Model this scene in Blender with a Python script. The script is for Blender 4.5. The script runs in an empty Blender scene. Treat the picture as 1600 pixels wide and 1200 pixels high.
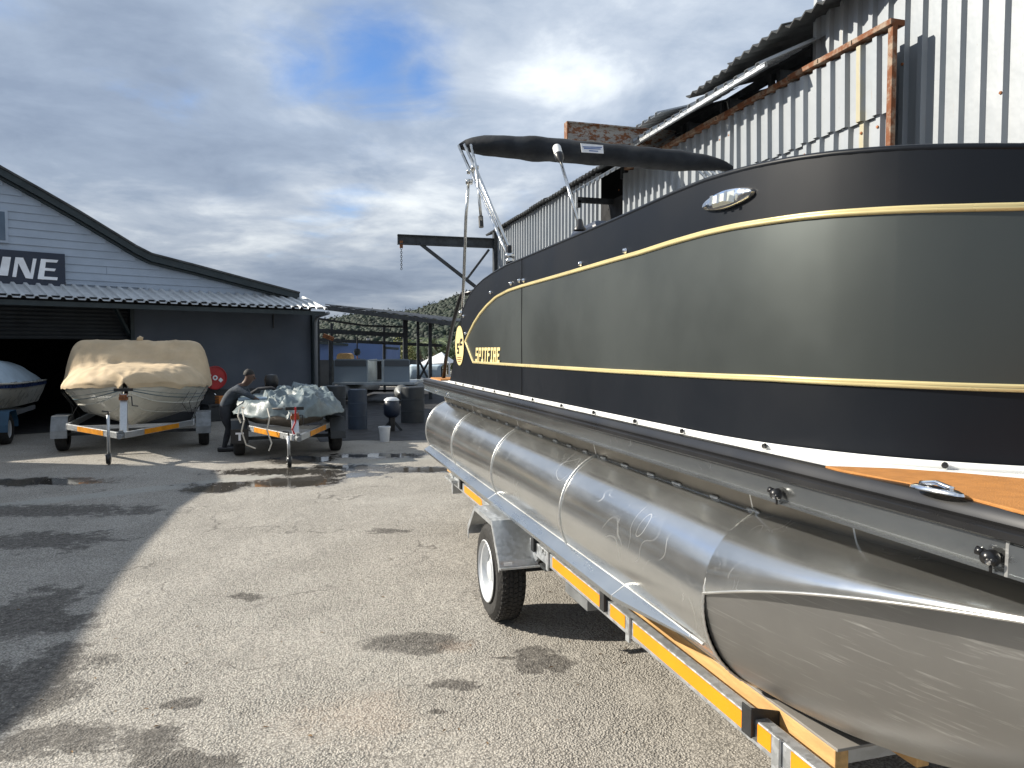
import bpy, math, random
from mathutils import Vector, Matrix, noise
random.seed(7)
R = math.radians
scene = bpy.context.scene
COL = scene.collection

# ------------------------------------------------------------------ camera, world, sun
H = 1.68                      # eye height
PSI = R(16.2)                 # camera looks 16.2 deg right of the boat's long axis (world +Y)
F = 1155.0                    # focal length in photo pixels (1600 wide)
PITCH = math.atan(54 / F)
cam_d = bpy.data.cameras.new('camera'); cam = bpy.data.objects.new('camera', cam_d); COL.objects.link(cam)
cam_d.sensor_width = 36; cam_d.lens = 36 * F / 1600; cam_d.clip_start = 0.05; cam_d.clip_end = 5000
cam.location = (0, 0, H); cam.rotation_euler = (R(90) - PITCH, 0, -PSI)
scene.camera = cam
CM = cam.rotation_euler.to_matrix()
SUN_EL = R(31)
SUN_H = Vector((-0.905, 0.425)).normalized()
w = bpy.data.worlds.new('World'); scene.world = w; w.use_nodes = True
nt = w.node_tree; nt.nodes.clear()
def WN(t, **k):
    n = nt.nodes.new(t)
    for a, b in k.items(): setattr(n, a, b)
    return n
def wmath(op, a, b=None, clamp=False):
    n = WN('ShaderNodeMath', operation=op, use_clamp=clamp)
    for i, v in enumerate((a, b)):
        if v is None: continue
        if isinstance(v, (int, float)): n.inputs[i].default_value = v
        else: nt.links.new(v, n.inputs[i])
    return n.outputs[0]
sky = WN('ShaderNodeTexSky', sky_type='NISHITA', sun_disc=False, sun_elevation=SUN_EL,
         sun_rotation=math.atan2(SUN_H.x, SUN_H.y), air_density=1.0, dust_density=0.6)
bg1 = WN('ShaderNodeBackground'); bg1.inputs[1].default_value = 0.082
tint = WN('ShaderNodeVectorMath', operation='MULTIPLY'); nt.links.new(sky.outputs[0], tint.inputs[0]); tint.inputs[1].default_value = (0.62, 0.86, 1.2)
nt.links.new(tint.outputs[0], bg1.inputs[0])
tc = WN('ShaderNodeTexCoord')
sep = WN('ShaderNodeSeparateXYZ'); nt.links.new(tc.outputs['Generated'], sep.inputs[0])
zc = wmath('ADD', wmath('MAXIMUM', sep.outputs[2], 0.0), 0.16)
px_ = wmath('DIVIDE', sep.outputs[0], zc); py_ = wmath('DIVIDE', sep.outputs[1], zc)
comb = WN('ShaderNodeCombineXYZ'); nt.links.new(px_, comb.inputs[0]); nt.links.new(py_, comb.inputs[1])
def wnoise(scale, detail, rough, off, dist=0.0):
    m = WN('ShaderNodeMapping'); m.inputs['Location'].default_value = off; nt.links.new(comb.outputs[0], m.inputs[0])
    n = WN('ShaderNodeTexNoise'); n.inputs['Scale'].default_value = scale; n.inputs['Detail'].default_value = detail
    n.inputs['Roughness'].default_value = rough; n.inputs['Distortion'].default_value = dist
    nt.links.new(m.outputs[0], n.inputs[0]); return n.outputs[0]
n1 = wnoise(0.95, 9, 0.52, (3.1, 1.7, 0), 0.15)
n2 = wnoise(2.6, 8, 0.6, (8.1, 4.7, 2), 0.3)
mixn = wmath('ADD', wmath('MULTIPLY', n1, 0.66), wmath('MULTIPLY', n2, 0.34))
ramp = WN('ShaderNodeValToRGB'); cr = ramp.color_ramp
cr.elements[0].position = 0.36; cr.elements[0].color = (0.118, 0.148, 0.20, 1)
cr.elements[1].position = 0.66; cr.elements[1].color = (0.43, 0.455, 0.47, 1)
e = cr.elements.new(0.47); e.color = (0.165, 0.20, 0.255, 1)
e = cr.elements.new(0.55); e.color = (0.24, 0.272, 0.318, 1)
nt.links.new(mixn, ramp.inputs[0])
bg2 = WN('ShaderNodeBackground'); bg2.inputs[1].default_value = 1.0
# cloud brightness falls towards the horizon
hz = WN('ShaderNodeMapRange'); hz.inputs['From Min'].default_value = 0.0; hz.inputs['From Max'].default_value = 0.28
hz.inputs['To Min'].default_value = 0.80; hz.inputs['To Max'].default_value = 1.45
nt.links.new(sep.outputs[2], hz.inputs[0])
mulc = WN('ShaderNodeVectorMath', operation='SCALE'); nt.links.new(ramp.outputs[0], mulc.inputs[0]); nt.links.new(hz.outputs[0], mulc.inputs['Scale'])
nt.links.new(mulc.outputs[0], bg2.inputs[0])
# holes of blue sky
def raydir(x, y):
    return (CM @ Vector(((x - 800) / F, (600 - y) / F, -1))).normalized()
holes = None
for (hx, hy, ax, wgt) in ((585, 98, 0.12, 1.1), (655, 122, 0.07, 1.0), (490, 106, 0.09, 0.85), (545, 325, 0.075, 0.55), (290, 190, 0.06, .3), (820, 300, 0.07, 0.45), (1700, -900, .35, .9), (-900, -500, .4, .9)):
    dv = WN('ShaderNodeVectorMath', operation='DISTANCE'); nt.links.new(tc.outputs['Generated'], dv.inputs[0]); dv.inputs[1].default_value = raydir(hx, hy)
    g = wmath('MULTIPLY', wmath('SUBTRACT', 1.0, wmath('DIVIDE', dv.outputs['Value'], ax * 1.2), True), wgt)
    holes = g if holes is None else wmath('MAXIMUM', holes, g)
n3 = wnoise(2.6, 8, 0.58, (5.3, 2.7, 5), 0.5)
hm = WN('ShaderNodeMapRange'); hm.interpolation_type = 'SMOOTHSTEP'
hm.inputs['From Min'].default_value = 0.25; hm.inputs['From Max'].default_value = 1.15
nt.links.new(wmath('ADD', holes, wmath('MULTIPLY', wmath('SUBTRACT', n3, 0.5), 1.7)), hm.inputs[0])
mx = WN('ShaderNodeMixShader'); nt.links.new(hm.outputs[0], mx.inputs[0]); nt.links.new(bg2.outputs[0], mx.inputs[1]); nt.links.new(bg1.outputs[0], mx.inputs[2])
out = WN('ShaderNodeOutputWorld'); nt.links.new(mx.outputs[0], out.inputs[0])

sun_d = bpy.data.lights.new('sun', 'SUN'); sun_d.energy = 4.4; sun_d.angle = R(0.6); sun_d.color = (1.0, 0.93, 0.81)
sun = bpy.data.objects.new('sun', sun_d); COL.objects.link(sun)
sdir = Vector((SUN_H.x * math.cos(SUN_EL), SUN_H.y * math.cos(SUN_EL), math.sin(SUN_EL)))
sun.rotation_euler = sdir.to_track_quat('Z', 'Y').to_euler()
sun.location = (-20, 10, 30)
vs = scene.view_settings
vs.view_transform = 'Standard'; vs.look = 'None'; vs.exposure = 0.86; vs.gamma = 1; vs.use_curve_mapping = False
scene.display_settings.display_device = 'sRGB'

# ------------------------------------------------------------------ geometry of the view: photo pixel -> world point
SP, CP = math.sin(PSI), math.cos(PSI)
def on_z(x, y, z):
    d = raydir(x, y); t = (z - H) / d.z; return Vector((0, 0, H)) + d * t
def on_v(x, y, v):                      # plane X = v (parallel to the boat)
    d = raydir(x, y); t = v / d.x; return Vector((0, 0, H)) + d * t
def on_u(x, y, u):                      # plane Y = u
    d = raydir(x, y); t = u / d.y; return Vector((0, 0, H)) + d * t
def cw(X, D, z=0.0):                    # camera ground frame (right, forward) -> world
    return Vector((D * SP + X * CP, D * CP - X * SP, z))
def on_D(x, y, D):
    d = raydir(x, y); f = Vector((SP, CP, 0)); t = D / d.dot(f); return Vector((0, 0, H)) + d * t
def on_plane(x, y, p, n):
    d = raydir(x, y); c = Vector((0, 0, H)); t = (p - c).dot(n) / d.dot(n); return c + d * t

# ------------------------------------------------------------------ materials
def nodes(name):
    m = bpy.data.materials.new(name); m.use_nodes = True
    return m, m.node_tree, m.node_tree.nodes['Principled BSDF']
class G:
    def __init__(s, t): s.t = t
    def n(s, typ, ins=None, **k):
        n = s.t.nodes.new(typ)
        for a, b in k.items(): setattr(n, a, b)
        for a, b in (ins or {}).items():
            if isinstance(b, bpy.types.NodeSocket): s.t.links.new(b, n.inputs[a])
            else: n.inputs[a].default_value = b
        return n
    def m(s, op, a, b=0.0, clamp=False): return s.n('ShaderNodeMath', {0: a, 1: b}, operation=op, use_clamp=clamp).outputs[0]
    def mix(s, f, a, b):
        n = s.n('ShaderNodeMix', data_type='RGBA')
        for i, v in ((0, f), (6, a), (7, b)):
            if isinstance(v, bpy.types.NodeSocket): s.t.links.new(v, n.inputs[i])
            else: n.inputs[i].default_value = v if i == 0 else (tuple(v) + (1,))[:4]
        return n.outputs[2]
    def coord(s, scale=(1, 1, 1), loc=(0, 0, 0), kind='Object'):
        c = s.n('ShaderNodeTexCoord'); return s.n('ShaderNodeMapping', {0: c.outputs[kind], 'Location': loc, 'Scale': scale}).outputs[0]
    def world(s, scale=(1, 1, 1), loc=(0, 0, 0)):
        c = s.n('ShaderNodeNewGeometry'); return s.n('ShaderNodeMapping', {0: c.outputs['Position'], 'Location': loc, 'Scale': scale}).outputs[0]
    def noise(s, v, sc, det=4, ro=.55, dist=0): return s.n('ShaderNodeTexNoise', {'Vector': v, 'Scale': sc, 'Detail': det, 'Roughness': ro, 'Distortion': dist}).outputs[0]
    def rng(s, v, a, b, c=0., d=1., smooth=True):
        n = s.n('ShaderNodeMapRange', {0: v, 1: a, 2: b, 3: c, 4: d}); n.interpolation_type = 'SMOOTHSTEP' if smooth else 'LINEAR'; return n.outputs[0]
    def bump(s, h, st=.3, d=.01): return s.n('ShaderNodeBump', {'Height': h, 'Strength': st, 'Distance': d}).outputs[0]
MATS = {}
def simple(name, col, rough=.5, metal=0., var=.12, vs_=3., bump=0., bs=40., dirt=0., coat=0., stretch=(1, 1, 1), emit=None, trans=0.):
    m, t, b = nodes(name); g = G(t)
    co = g.world(stretch)
    n = g.noise(co, vs_, 5, .6)
    c = g.mix(g.rng(n, .3, .7), [x * (1 - var) for x in col], [min(1, x * (1 + var)) for x in col])
    if dirt:
        n2 = g.noise(co, vs_ * .6 + 1, 7, .68); c = g.mix(g.m('MULTIPLY', g.rng(n2, .5, .72), dirt), c, (.055, .045, .035))
    t.links.new(c, b.inputs['Base Color'])
    r = g.rng(g.noise(co, vs_ * 2.3, 4), .3, .7, max(.02, rough - .07), min(1, rough + .09)); t.links.new(r, b.inputs['Roughness'])
    b.inputs['Metallic'].default_value = metal
    if coat: b.inputs['Coat Weight'].default_value = coat; b.inputs['Coat Roughness'].default_value = .08
    if bump: t.links.new(g.bump(g.noise(co, bs, 4), bump, .01), b.inputs['Normal'])
    if emit: b.inputs['Emission Color'].default_value = (*emit[0], 1); b.inputs['Emission Strength'].default_value = emit[1]
    if trans: b.inputs['Transmission Weight'].default_value = trans
    MATS[name] = m; return m
M = MATS
simple('hull_black', (.006, .008, .012), .40, .0, .06, .6)
simple('hull_grey', (.076, .086, .084), .45, .7, .04, .5, .10, .8)
M['hull_black'].node_tree.nodes['Principled BSDF'].inputs['Specular IOR Level'].default_value = .22
simple('gold_trim', (.66, .56, .29), .3, .25, .05, 3)
simple('white_gel', (.78, .78, .76), .35, 0, .03, 3, dirt=.08)
simple('black_rubber', (.011, .011, .012), .32, 0, .1, .7)
simple('black_plastic', (.012, .012, .013), .35)
simple('canvas_black', (.012, .015, .02), .75, 0, .3, 5, .3, 25)
simple('chrome', (.8, .8, .8), .12, 1, .05, 8)
simple('stainless', (.62, .62, .6), .2, 1, .08, 8)
simple('orange_mat', (.42, .18, .045), .8, 0, .1, 30, .3, 300)
simple('timber', (.55, .33, .13), .6, 0, .2, 4, .2, 60, stretch=(9, 1, 9))
simple('strip_grey', (.26, .245, .225), .35, .1, .1, 4, dirt=.15)
simple('orange_tape', (.80, .27, .002), .45, 0, .05, 6, .1, 300)
simple('steel_shade', (.22, .23, .235), .5, .5, .2, 8)
simple('tyre', (.022, .021, .02), .8, 0, .3, 10, .4, 60, dirt=.25)
simple('rim', (.62, .64, .66), .4, .3, .06, 8)
simple('rust', (.26, .10, .04), .85, 0, .5, 14, .6, 60)
simple('dark_steel', (.04, .045, .05), .6, .3, .3, 8)
simple('siding', (.33, .39, .47), .55, 0, .06, 2, dirt=.06)  # white boards, with the blue of the shade put into the colour
simple('roof_trim', (.018, .03, .035), .55)
simple('sign_navy', (.012, .022, .045), .4)
simple('sign_white', (.80, .82, .85), .4)
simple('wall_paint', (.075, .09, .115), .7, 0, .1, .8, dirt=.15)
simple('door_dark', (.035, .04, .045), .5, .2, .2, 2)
simple('bracket_dark', (.045, .047, .05), .5, .5, .2, 9)
simple('canopy_sheet_paint', (.52, .54, .55), .45, .1, .1, 3, dirt=.15)
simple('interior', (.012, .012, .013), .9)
simple('canvas_tan', (.50, .385, .245), .85, 0, .12, 2.2, .3, 60, dirt=.12)
simple('boat_white', (.66, .65, .58), .3, 0, .06, 2, coat=.3, dirt=.12)
simple('boat_stripe', (.10, .16, .19), .3)
simple('boat_blue', (.02, .04, .12), .3)
simple('tarp_grey', (.125, .16, .17), .45, 0, .25, 5, .4, 18)
simple('tarp_blue', (.42, .52, .60), .6, 0, .1, 3, .2, 18)
simple('tinny', (.20, .18, .16), .5, .6, .15, 5, dirt=.3)
simple('yellow_tape', (.62, .24, .004), .5, 0, .2, 6, dirt=.3)
simple('red_reel', (.42, .015, .02), .4)
simple('rope', (.55, .52, .45), .8)
simple('blue_wall', (.07, .12, .26), .7, 0, .08, .6, dirt=.08)
simple('blue_drum', (.03, .045, .07), .5)
simple('shaded_floor', (.022, .021, .022), .7, 0, .4, 1.5)  # near-black colour stands in for shade on the floors
simple('blue_paint', (.02, .07, .13), .5)
simple('cloth_dark', (.03, .032, .038), .9, 0, .3, 8, .4, 30)
simple('cloth_blue', (.05, .06, .075), .9, 0, .2, 8, .4, 30)
simple('skin', (.10, .055, .038), .6)
simple('hair', (.01, .008, .007), .7)
simple('orange_crate', (.60, .22, .05), .6)
simple('bucket', (.62, .64, .66), .5, dirt=.2)
simple('bark', (.10, .075, .05), .9, 0, .3, 6, .5, 30)
simple('leaf', (.075, .11, .03), .6, 0, .5, 3)
simple('leaf_yellow', (.16, .17, .04), .6, 0, .4, 3)
simple('hill_soil', (.03, .045, .02), .9, 0, .4, .06)
simple('lens', (.75, .8, .78), .1, 0)
simple('amber', (.5, .16, .05), .15)
simple('vinyl_navy', (.012, .02, .04), .4)
simple('cream_print', (.75, .62, .30), .4)
simple('brick_plaster', (.38, .33, .28), .8, 0, .15, 1.5)
simple('roof_dark_sheet', (.055, .058, .06), .6, .2, .5, 3, dirt=.5)
simple('glass', (.08, .12, .17), .08, 0)
simple('stone_bits', (.26, .24, .21), .9, 0, .4, 30)
simple('dead_leaf', (.16, .09, .035), .8, 0, .4, 30)

def alu(name, rough, scratch, tint=(.66, .67, .66), brush=.35, metal=1.0):
    m, t, b = nodes(name); g = G(t); co = g.world()
    n = g.noise(co, 2.2, 5); base = g.mix(g.rng(n, .3, .7), [c * .86 for c in tint], tint)
    ru = g.rng(g.noise(g.world((1, .25, 1)), 9, 5, .6), .3, .75, rough - .03, rough + .05)
    # polishing swirls: thin ridges of a distorted noise, in patches
    a = g.noise(co, 4.0, .6, .4, 1.2)
    rid = g.rng(g.m('ABSOLUTE', g.m('SUBTRACT', a, .5)), .0, .014, 1, 0)
    a2 = g.noise(g.world((1, 1, 1), (7, 3, 1)), 9, 1.0, .4, 2.2)
    rid2 = g.rng(g.m('ABSOLUTE', g.m('SUBTRACT', a2, .5)), .0, .014, 1, 0)
    patch = g.rng(g.noise(g.world((1, 1, 1), (2, 5, 3)), 3.0, 2), .50, .72)
    patch2 = g.rng(g.noise(g.world((1, 1, 1), (9, 1, 3)), 4.0, 2), .52, .72)
    sw = g.m('MULTIPLY', g.m('MAXIMUM', g.m('MULTIPLY', rid, patch), g.m('MULTIPLY', rid2, patch2)), scratch)
    # long straight brush marks
    br = g.rng(g.noise(g.world((5, .22, 20)), 6, 4, .6), .55, .8, 0, brush)
    sw2 = g.m('MAXIMUM', sw, br)
    smudge = g.m('MULTIPLY', g.rng(g.noise(co, 7, 4, .6, .8), .5, .8), .10 * scratch)
    t.links.new(g.mix(g.m('ADD', g.m('MULTIPLY', sw2, .8), smudge, True), base, (.92, .92, .9)), b.inputs['Base Color'])
    t.links.new(g.m('ADD', g.m('ADD', ru, g.m('MULTIPLY', sw2, .3)), g.m('MULTIPLY', smudge, .5), True), b.inputs['Roughness'])
    b.inputs['Metallic'].default_value = metal
    h = g.noise(g.world((1, .5, 1)), 1.6, 1)
    t.links.new(g.bump(h, .10, .02), b.inputs['Normal'])
    M[name] = m
alu('aluminium', .20, .42, (.70, .71, .70), .0, .93); alu('aluminium_rail', .2, .25, (.60, .62, .62), .0, .95); alu('aluminium_nose', .38, .0, (.36, .355, .345), .4, .9); alu('aluminium_strake', .28, .0, (.62, .65, .67), .0)
simple('riser_dull', (.22, .20, .17), .4, .6, .1, 3)
alu('weld', .38, .0, (.86, .86, .84))
def galv():
    m, t, b = nodes('galvanised'); g = G(t); co = g.world()
    v = g.n('ShaderNodeTexVoronoi', {'Vector': co, 'Scale': 55.}); c = g.mix(g.rng(v.outputs['Color'], 0, 1), (.47, .49, .50), (.56, .58, .60))
    n = g.noise(co, 6, 5); c = g.mix(g.rng(n, .5, .75, 0, .25), c, (.34, .36, .38))
    t.links.new(c, b.inputs['Base Color']); t.links.new(g.rng(v.outputs['Color'], 0, 1, .34, .55), b.inputs['Roughness'])
    b.inputs['Metallic'].default_value = .75; M['galvanised'] = m
galv()
def ibr():
    m, t, b = nodes('white_sheet'); g = G(t)
    n = g.noise(g.world(), 1.1, 4); c = g.mix(g.rng(n, .3, .7), (.27, .295, .32), (.325, .345, .365))
    st = g.rng(g.noise(g.world((3, 3, .25)), 3.2, 6, .65), .60, .76, 0, .5)     # rain streaks
    c = g.mix(st, c, (.36, .33, .27))
    ru = g.m('MULTIPLY', g.rng(g.noise(g.world((4, 4, .5), (3, 1, 0)), 3.5, 7, .75), .66, .75), .8)
    c = g.mix(ru, c, (.30, .15, .06))
    sx_ = g.n('ShaderNodeSeparateXYZ', {0: g.world()})
    stn = g.m('MULTIPLY', g.rng(g.m('ABSOLUTE', g.m('SUBTRACT', g.m('ADD', sx_.outputs[1], g.m('MULTIPLY', g.noise(g.world(), 6, 4), .08)), 5.02)), .02, .06, 1, 0), g.rng(sx_.outputs[0], 4.45, 4.5, 1, 0))
    c = g.mix(g.m('MULTIPLY', stn, .6), c, (.40, .33, .14))
    sp = g.rng(g.noise(g.world(), 28, 3), .74, .78, 0, .8); c = g.mix(sp, c, (.2, .1, .06))
    t.links.new(c, b.inputs['Base Color']); b.inputs['Roughness'].default_value = .45
    b.inputs['Metallic'].default_value = .1
    t.links.new(g.bump(g.noise(g.world(), 4, 3), .25, .02), b.inputs['Normal']); M['white_sheet'] = m
ibr()
def rusty_beam():
    m, t, b = nodes('rusty_paint'); g = G(t)
    n = g.noise(g.world((1, 1, 2)), 11, 8, .7); f = g.rng(n, .47, .56)
    t.links.new(g.mix(f, (.30, .29, .27), (.17, .065, .025)), b.inputs['Base Color']); b.inputs['Roughness'].default_value = .8
    t.links.new(g.bump(n, .5, .01), b.inputs['Normal']); M['rusty_paint'] = m
rusty_beam()
def rust_trim():
    m, t, b = nodes('rust_trim'); g = G(t)
    n = g.noise(g.world(), 9, 8, .7); f = g.rng(n, .36, .56)
    t.links.new(g.mix(f, (.30, .23, .17), (.17, .058, .02)), b.inputs['Base Color']); b.inputs['Roughness'].default_value = .85
    t.links.new(g.bump(n, .6, .01), b.inputs['Normal']); M['rust_trim'] = m
rust_trim()
def ground_mat():
    m, t, b = nodes('asphalt'); g = G(t); co = g.world()
    vor = g.n('ShaderNodeTexVoronoi', {'Vector': co, 'Scale': 95.}, feature='F1')
    vor2 = g.n('ShaderNodeTexVoronoi', {'Vector': co, 'Scale': 170.})
    big = g.noise(co, .35, 6, .6); mid = g.noise(co, 1.6, 8, .65); fine = g.noise(co, 60, 3, .7)
    stone = g.mix(g.rng(vor.outputs['Color'], .1, .9), (.30, .28, .25), (.50, .47, .415))
    c = g.mix(g.rng(vor.outputs['Distance'], .35, .75), stone, (.18, .166, .145))
    c = g.mix(g.m('MULTIPLY', g.rng(fine, .35, .7), .35), c, (.46, .43, .38))
    c = g.mix(g.m('MULTIPLY', g.rng(mid, .50, .72), .4), c, (.22, .205, .18))
    c = g.mix(g.m('MULTIPLY', g.rng(big, .5, .68), .35), c, (.42, .40, .36))
    # damp / oil patches at their places in the yard
    dist = g.noise(co, 4.2, 9, .72, .3); dist2 = g.noise(co, 26, 5, .7)
    sep = g.n('ShaderNodeSeparateXYZ', {0: co})
    def ell(p, a, b_, ang, hard=.35, nz=1.3, d1=None):
        dx = g.m('SUBTRACT', sep.outputs[0], p[0]); dy = g.m('SUBTRACT', sep.outputs[1], p[1])
        ca, sa = math.cos(ang), math.sin(ang)
        x = g.m('DIVIDE', g.m('ADD', g.m('MULTIPLY', dx, ca), g.m('MULTIPLY', dy, sa)), a)
        y = g.m('DIVIDE', g.m('SUBTRACT', g.m('MULTIPLY', dy, ca), g.m('MULTIPLY', dx, sa)), b_)
        r = g.m('SQRT', g.m('ADD', g.m('MULTIPLY', x, x), g.m('MULTIPLY', y, y)))
        r = g.m('ADD', r, g.m('MULTIPLY', g.m('SUBTRACT', dist, .5), nz * 3.2)); r = g.m('ADD', r, g.m('MULTIPLY', g.m('SUBTRACT', dist2, .5), nz * 1.4))
        return g.rng(r, 1 - hard, 1 + .12, 1, 0)
    A = -PSI      # camera-right direction in world
    def P(x, y): q = on_z(x, y, 0); return (q.x, q.y)
    dry = None
    for (x, y, a, b_, nz) in ((650, 1005, .30, .16, .5), (842, 1034, .17, .17, 1.1), (795, 1028, .1, .03, 1), (690, 1070, .16, .05, 1.4), (285, 1100, .10, .07, .9), (95, 975, .22, .16, 1), (30, 960, .3, .5, 1), (10, 1090, .32, .55, .9), (95, 1015, .18, .1, 1), (310, 1195, .2, .12, 1.2), (60, 845, .7, .35, 1.1), (90, 1150, .35, .12, 1.3), (240, 1168, .1, .15, 1.4), (388, 932, .12, .08, 1.4), (680, 1112, .06, .03, 1), (600, 830, .2, .08, 1.8), (40, 798, 1.5, .3, .9), (345, 1190, .15, .1, 1)):
        e_ = ell(P(x, y), a, b_, A, .22, nz * 1.15); dry = e_ if dry is None else g.m('MAXIMUM', dry, e_)
    wet = None
    for (x, y, a, b_, nz) in ((330, 764, .42, .32, .5), (470, 752, .62, .48, .6), (400, 757, .9, .22, .7), (655, 734, .9, .3, .5), (560, 730, .8, .3, .9), (560, 742, .5, .25, 1.0), (455, 737, 1.2, .35, .8), (70, 752, .9, .35, .9), (470, 718, .6, .5, .6), (590, 712, 1., .3, 1), (1050, 720, .1, .1, 1)):
        e_ = ell(P(x, y), a, b_, A, .35, nz); wet = e_ if wet is None else g.m('MAXIMUM', wet, e_)
    # pale concrete joint strip across the yard
    p0, p1 = on_z(0, 791, 0), on_z(430, 742, 0); dd = (p1 - p0).normalized(); nn = Vector((-dd.y, dd.x, 0))
    dl = g.m('SUBTRACT', g.m('ADD', g.m('MULTIPLY', sep.outputs[0], nn.x), g.m('MULTIPLY', sep.outputs[1], nn.y)), p0.dot(nn))
    strip = g.m('MULTIPLY', g.rng(g.m('ABSOLUTE', g.m('ADD', dl, g.m('MULTIPLY', g.m('SUBTRACT', mid, .5), .25))), .12, .22, 1, 0), .55)
    c = g.mix(strip, c, (.36, .36, .33))
    c = g.mix(g.m('MULTIPLY', dry, g.rng(dist2, .3, .7, .45, .92)), c, (.042, .036, .031))
    wco = g.n('ShaderNodeVectorMath', {0: co, 1: g.n('ShaderNodeVectorMath', {0: g.n('ShaderNodeTexNoise', {'Vector': co, 'Scale': 2.2, 'Detail': 6.}).outputs['Color'], 'Scale': .9}, operation='SCALE').outputs[0]}, operation='ADD').outputs[0]
    ck = g.n('ShaderNodeTexVoronoi', {'Vector': wco, 'Scale': .55}, feature='DISTANCE_TO_EDGE')
    crack = g.m('MULTIPLY', g.rng(ck.outputs['Distance'], .003, .010, 1, 0), g.rng(g.noise(co, .9, 3), .5, .62))
    c = g.mix(g.m('MULTIPLY', crack, .6), c, (.06, .052, .045))
    sc_ = g.rng(g.noise(g.world((1, 1, 1), (4, 9, 0)), 3.1, 9, .78), .60, .70, 0, .55)     # scuffed, dirty smears
    c = g.mix(sc_, c, (.17, .155, .135))
    pit = g.rng(g.noise(g.world((1, 1, 1), (1, 2, 0)), 17, 4, .6), .68, .74, 0, .6); c = g.mix(pit, c, (.10, .09, .08))
    c = g.mix(g.m('MULTIPLY', wet, .9), c, (.028, .024, .020))
    rust = g.m('MULTIPLY', g.m('MAXIMUM', ell(P(712, 1010), .13, .12, A, .6, .8), ell(P(560, 1120), .4, .3, A, .9, .8)), .09)
    c = g.mix(rust, c, (.50, .27, .13))
    t.links.new(c, b.inputs['Base Color'])
    t.links.new(g.m('MAXIMUM', g.m('SUBTRACT', .92, g.m('MULTIPLY', wet, .85)), .06), b.inputs['Roughness'])
    h = g.m('ADD', g.m('MULTIPLY', vor.outputs['Distance'], -1.0), g.m('MULTIPLY', vor2.outputs['Distance'], -.35))
    h = g.m('MULTIPLY', h, g.rng(g.noise(co, 1.3, 5, .6), .35, .65, .35, 1.1)); h = g.m('ADD', h, g.m('MULTIPLY', g.noise(co, 7, 6, .65), 2.2))
    st = g.m('SUBTRACT', 1.0, wet)
    bn = g.n('ShaderNodeBump', {'Height': h, 'Distance': .011}); t.links.new(g.m('MULTIPLY', st, .85), bn.inputs['Strength'])
    t.links.new(bn.outputs[0], b.inputs['Normal']); M['asphalt'] = m
ground_mat()

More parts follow.
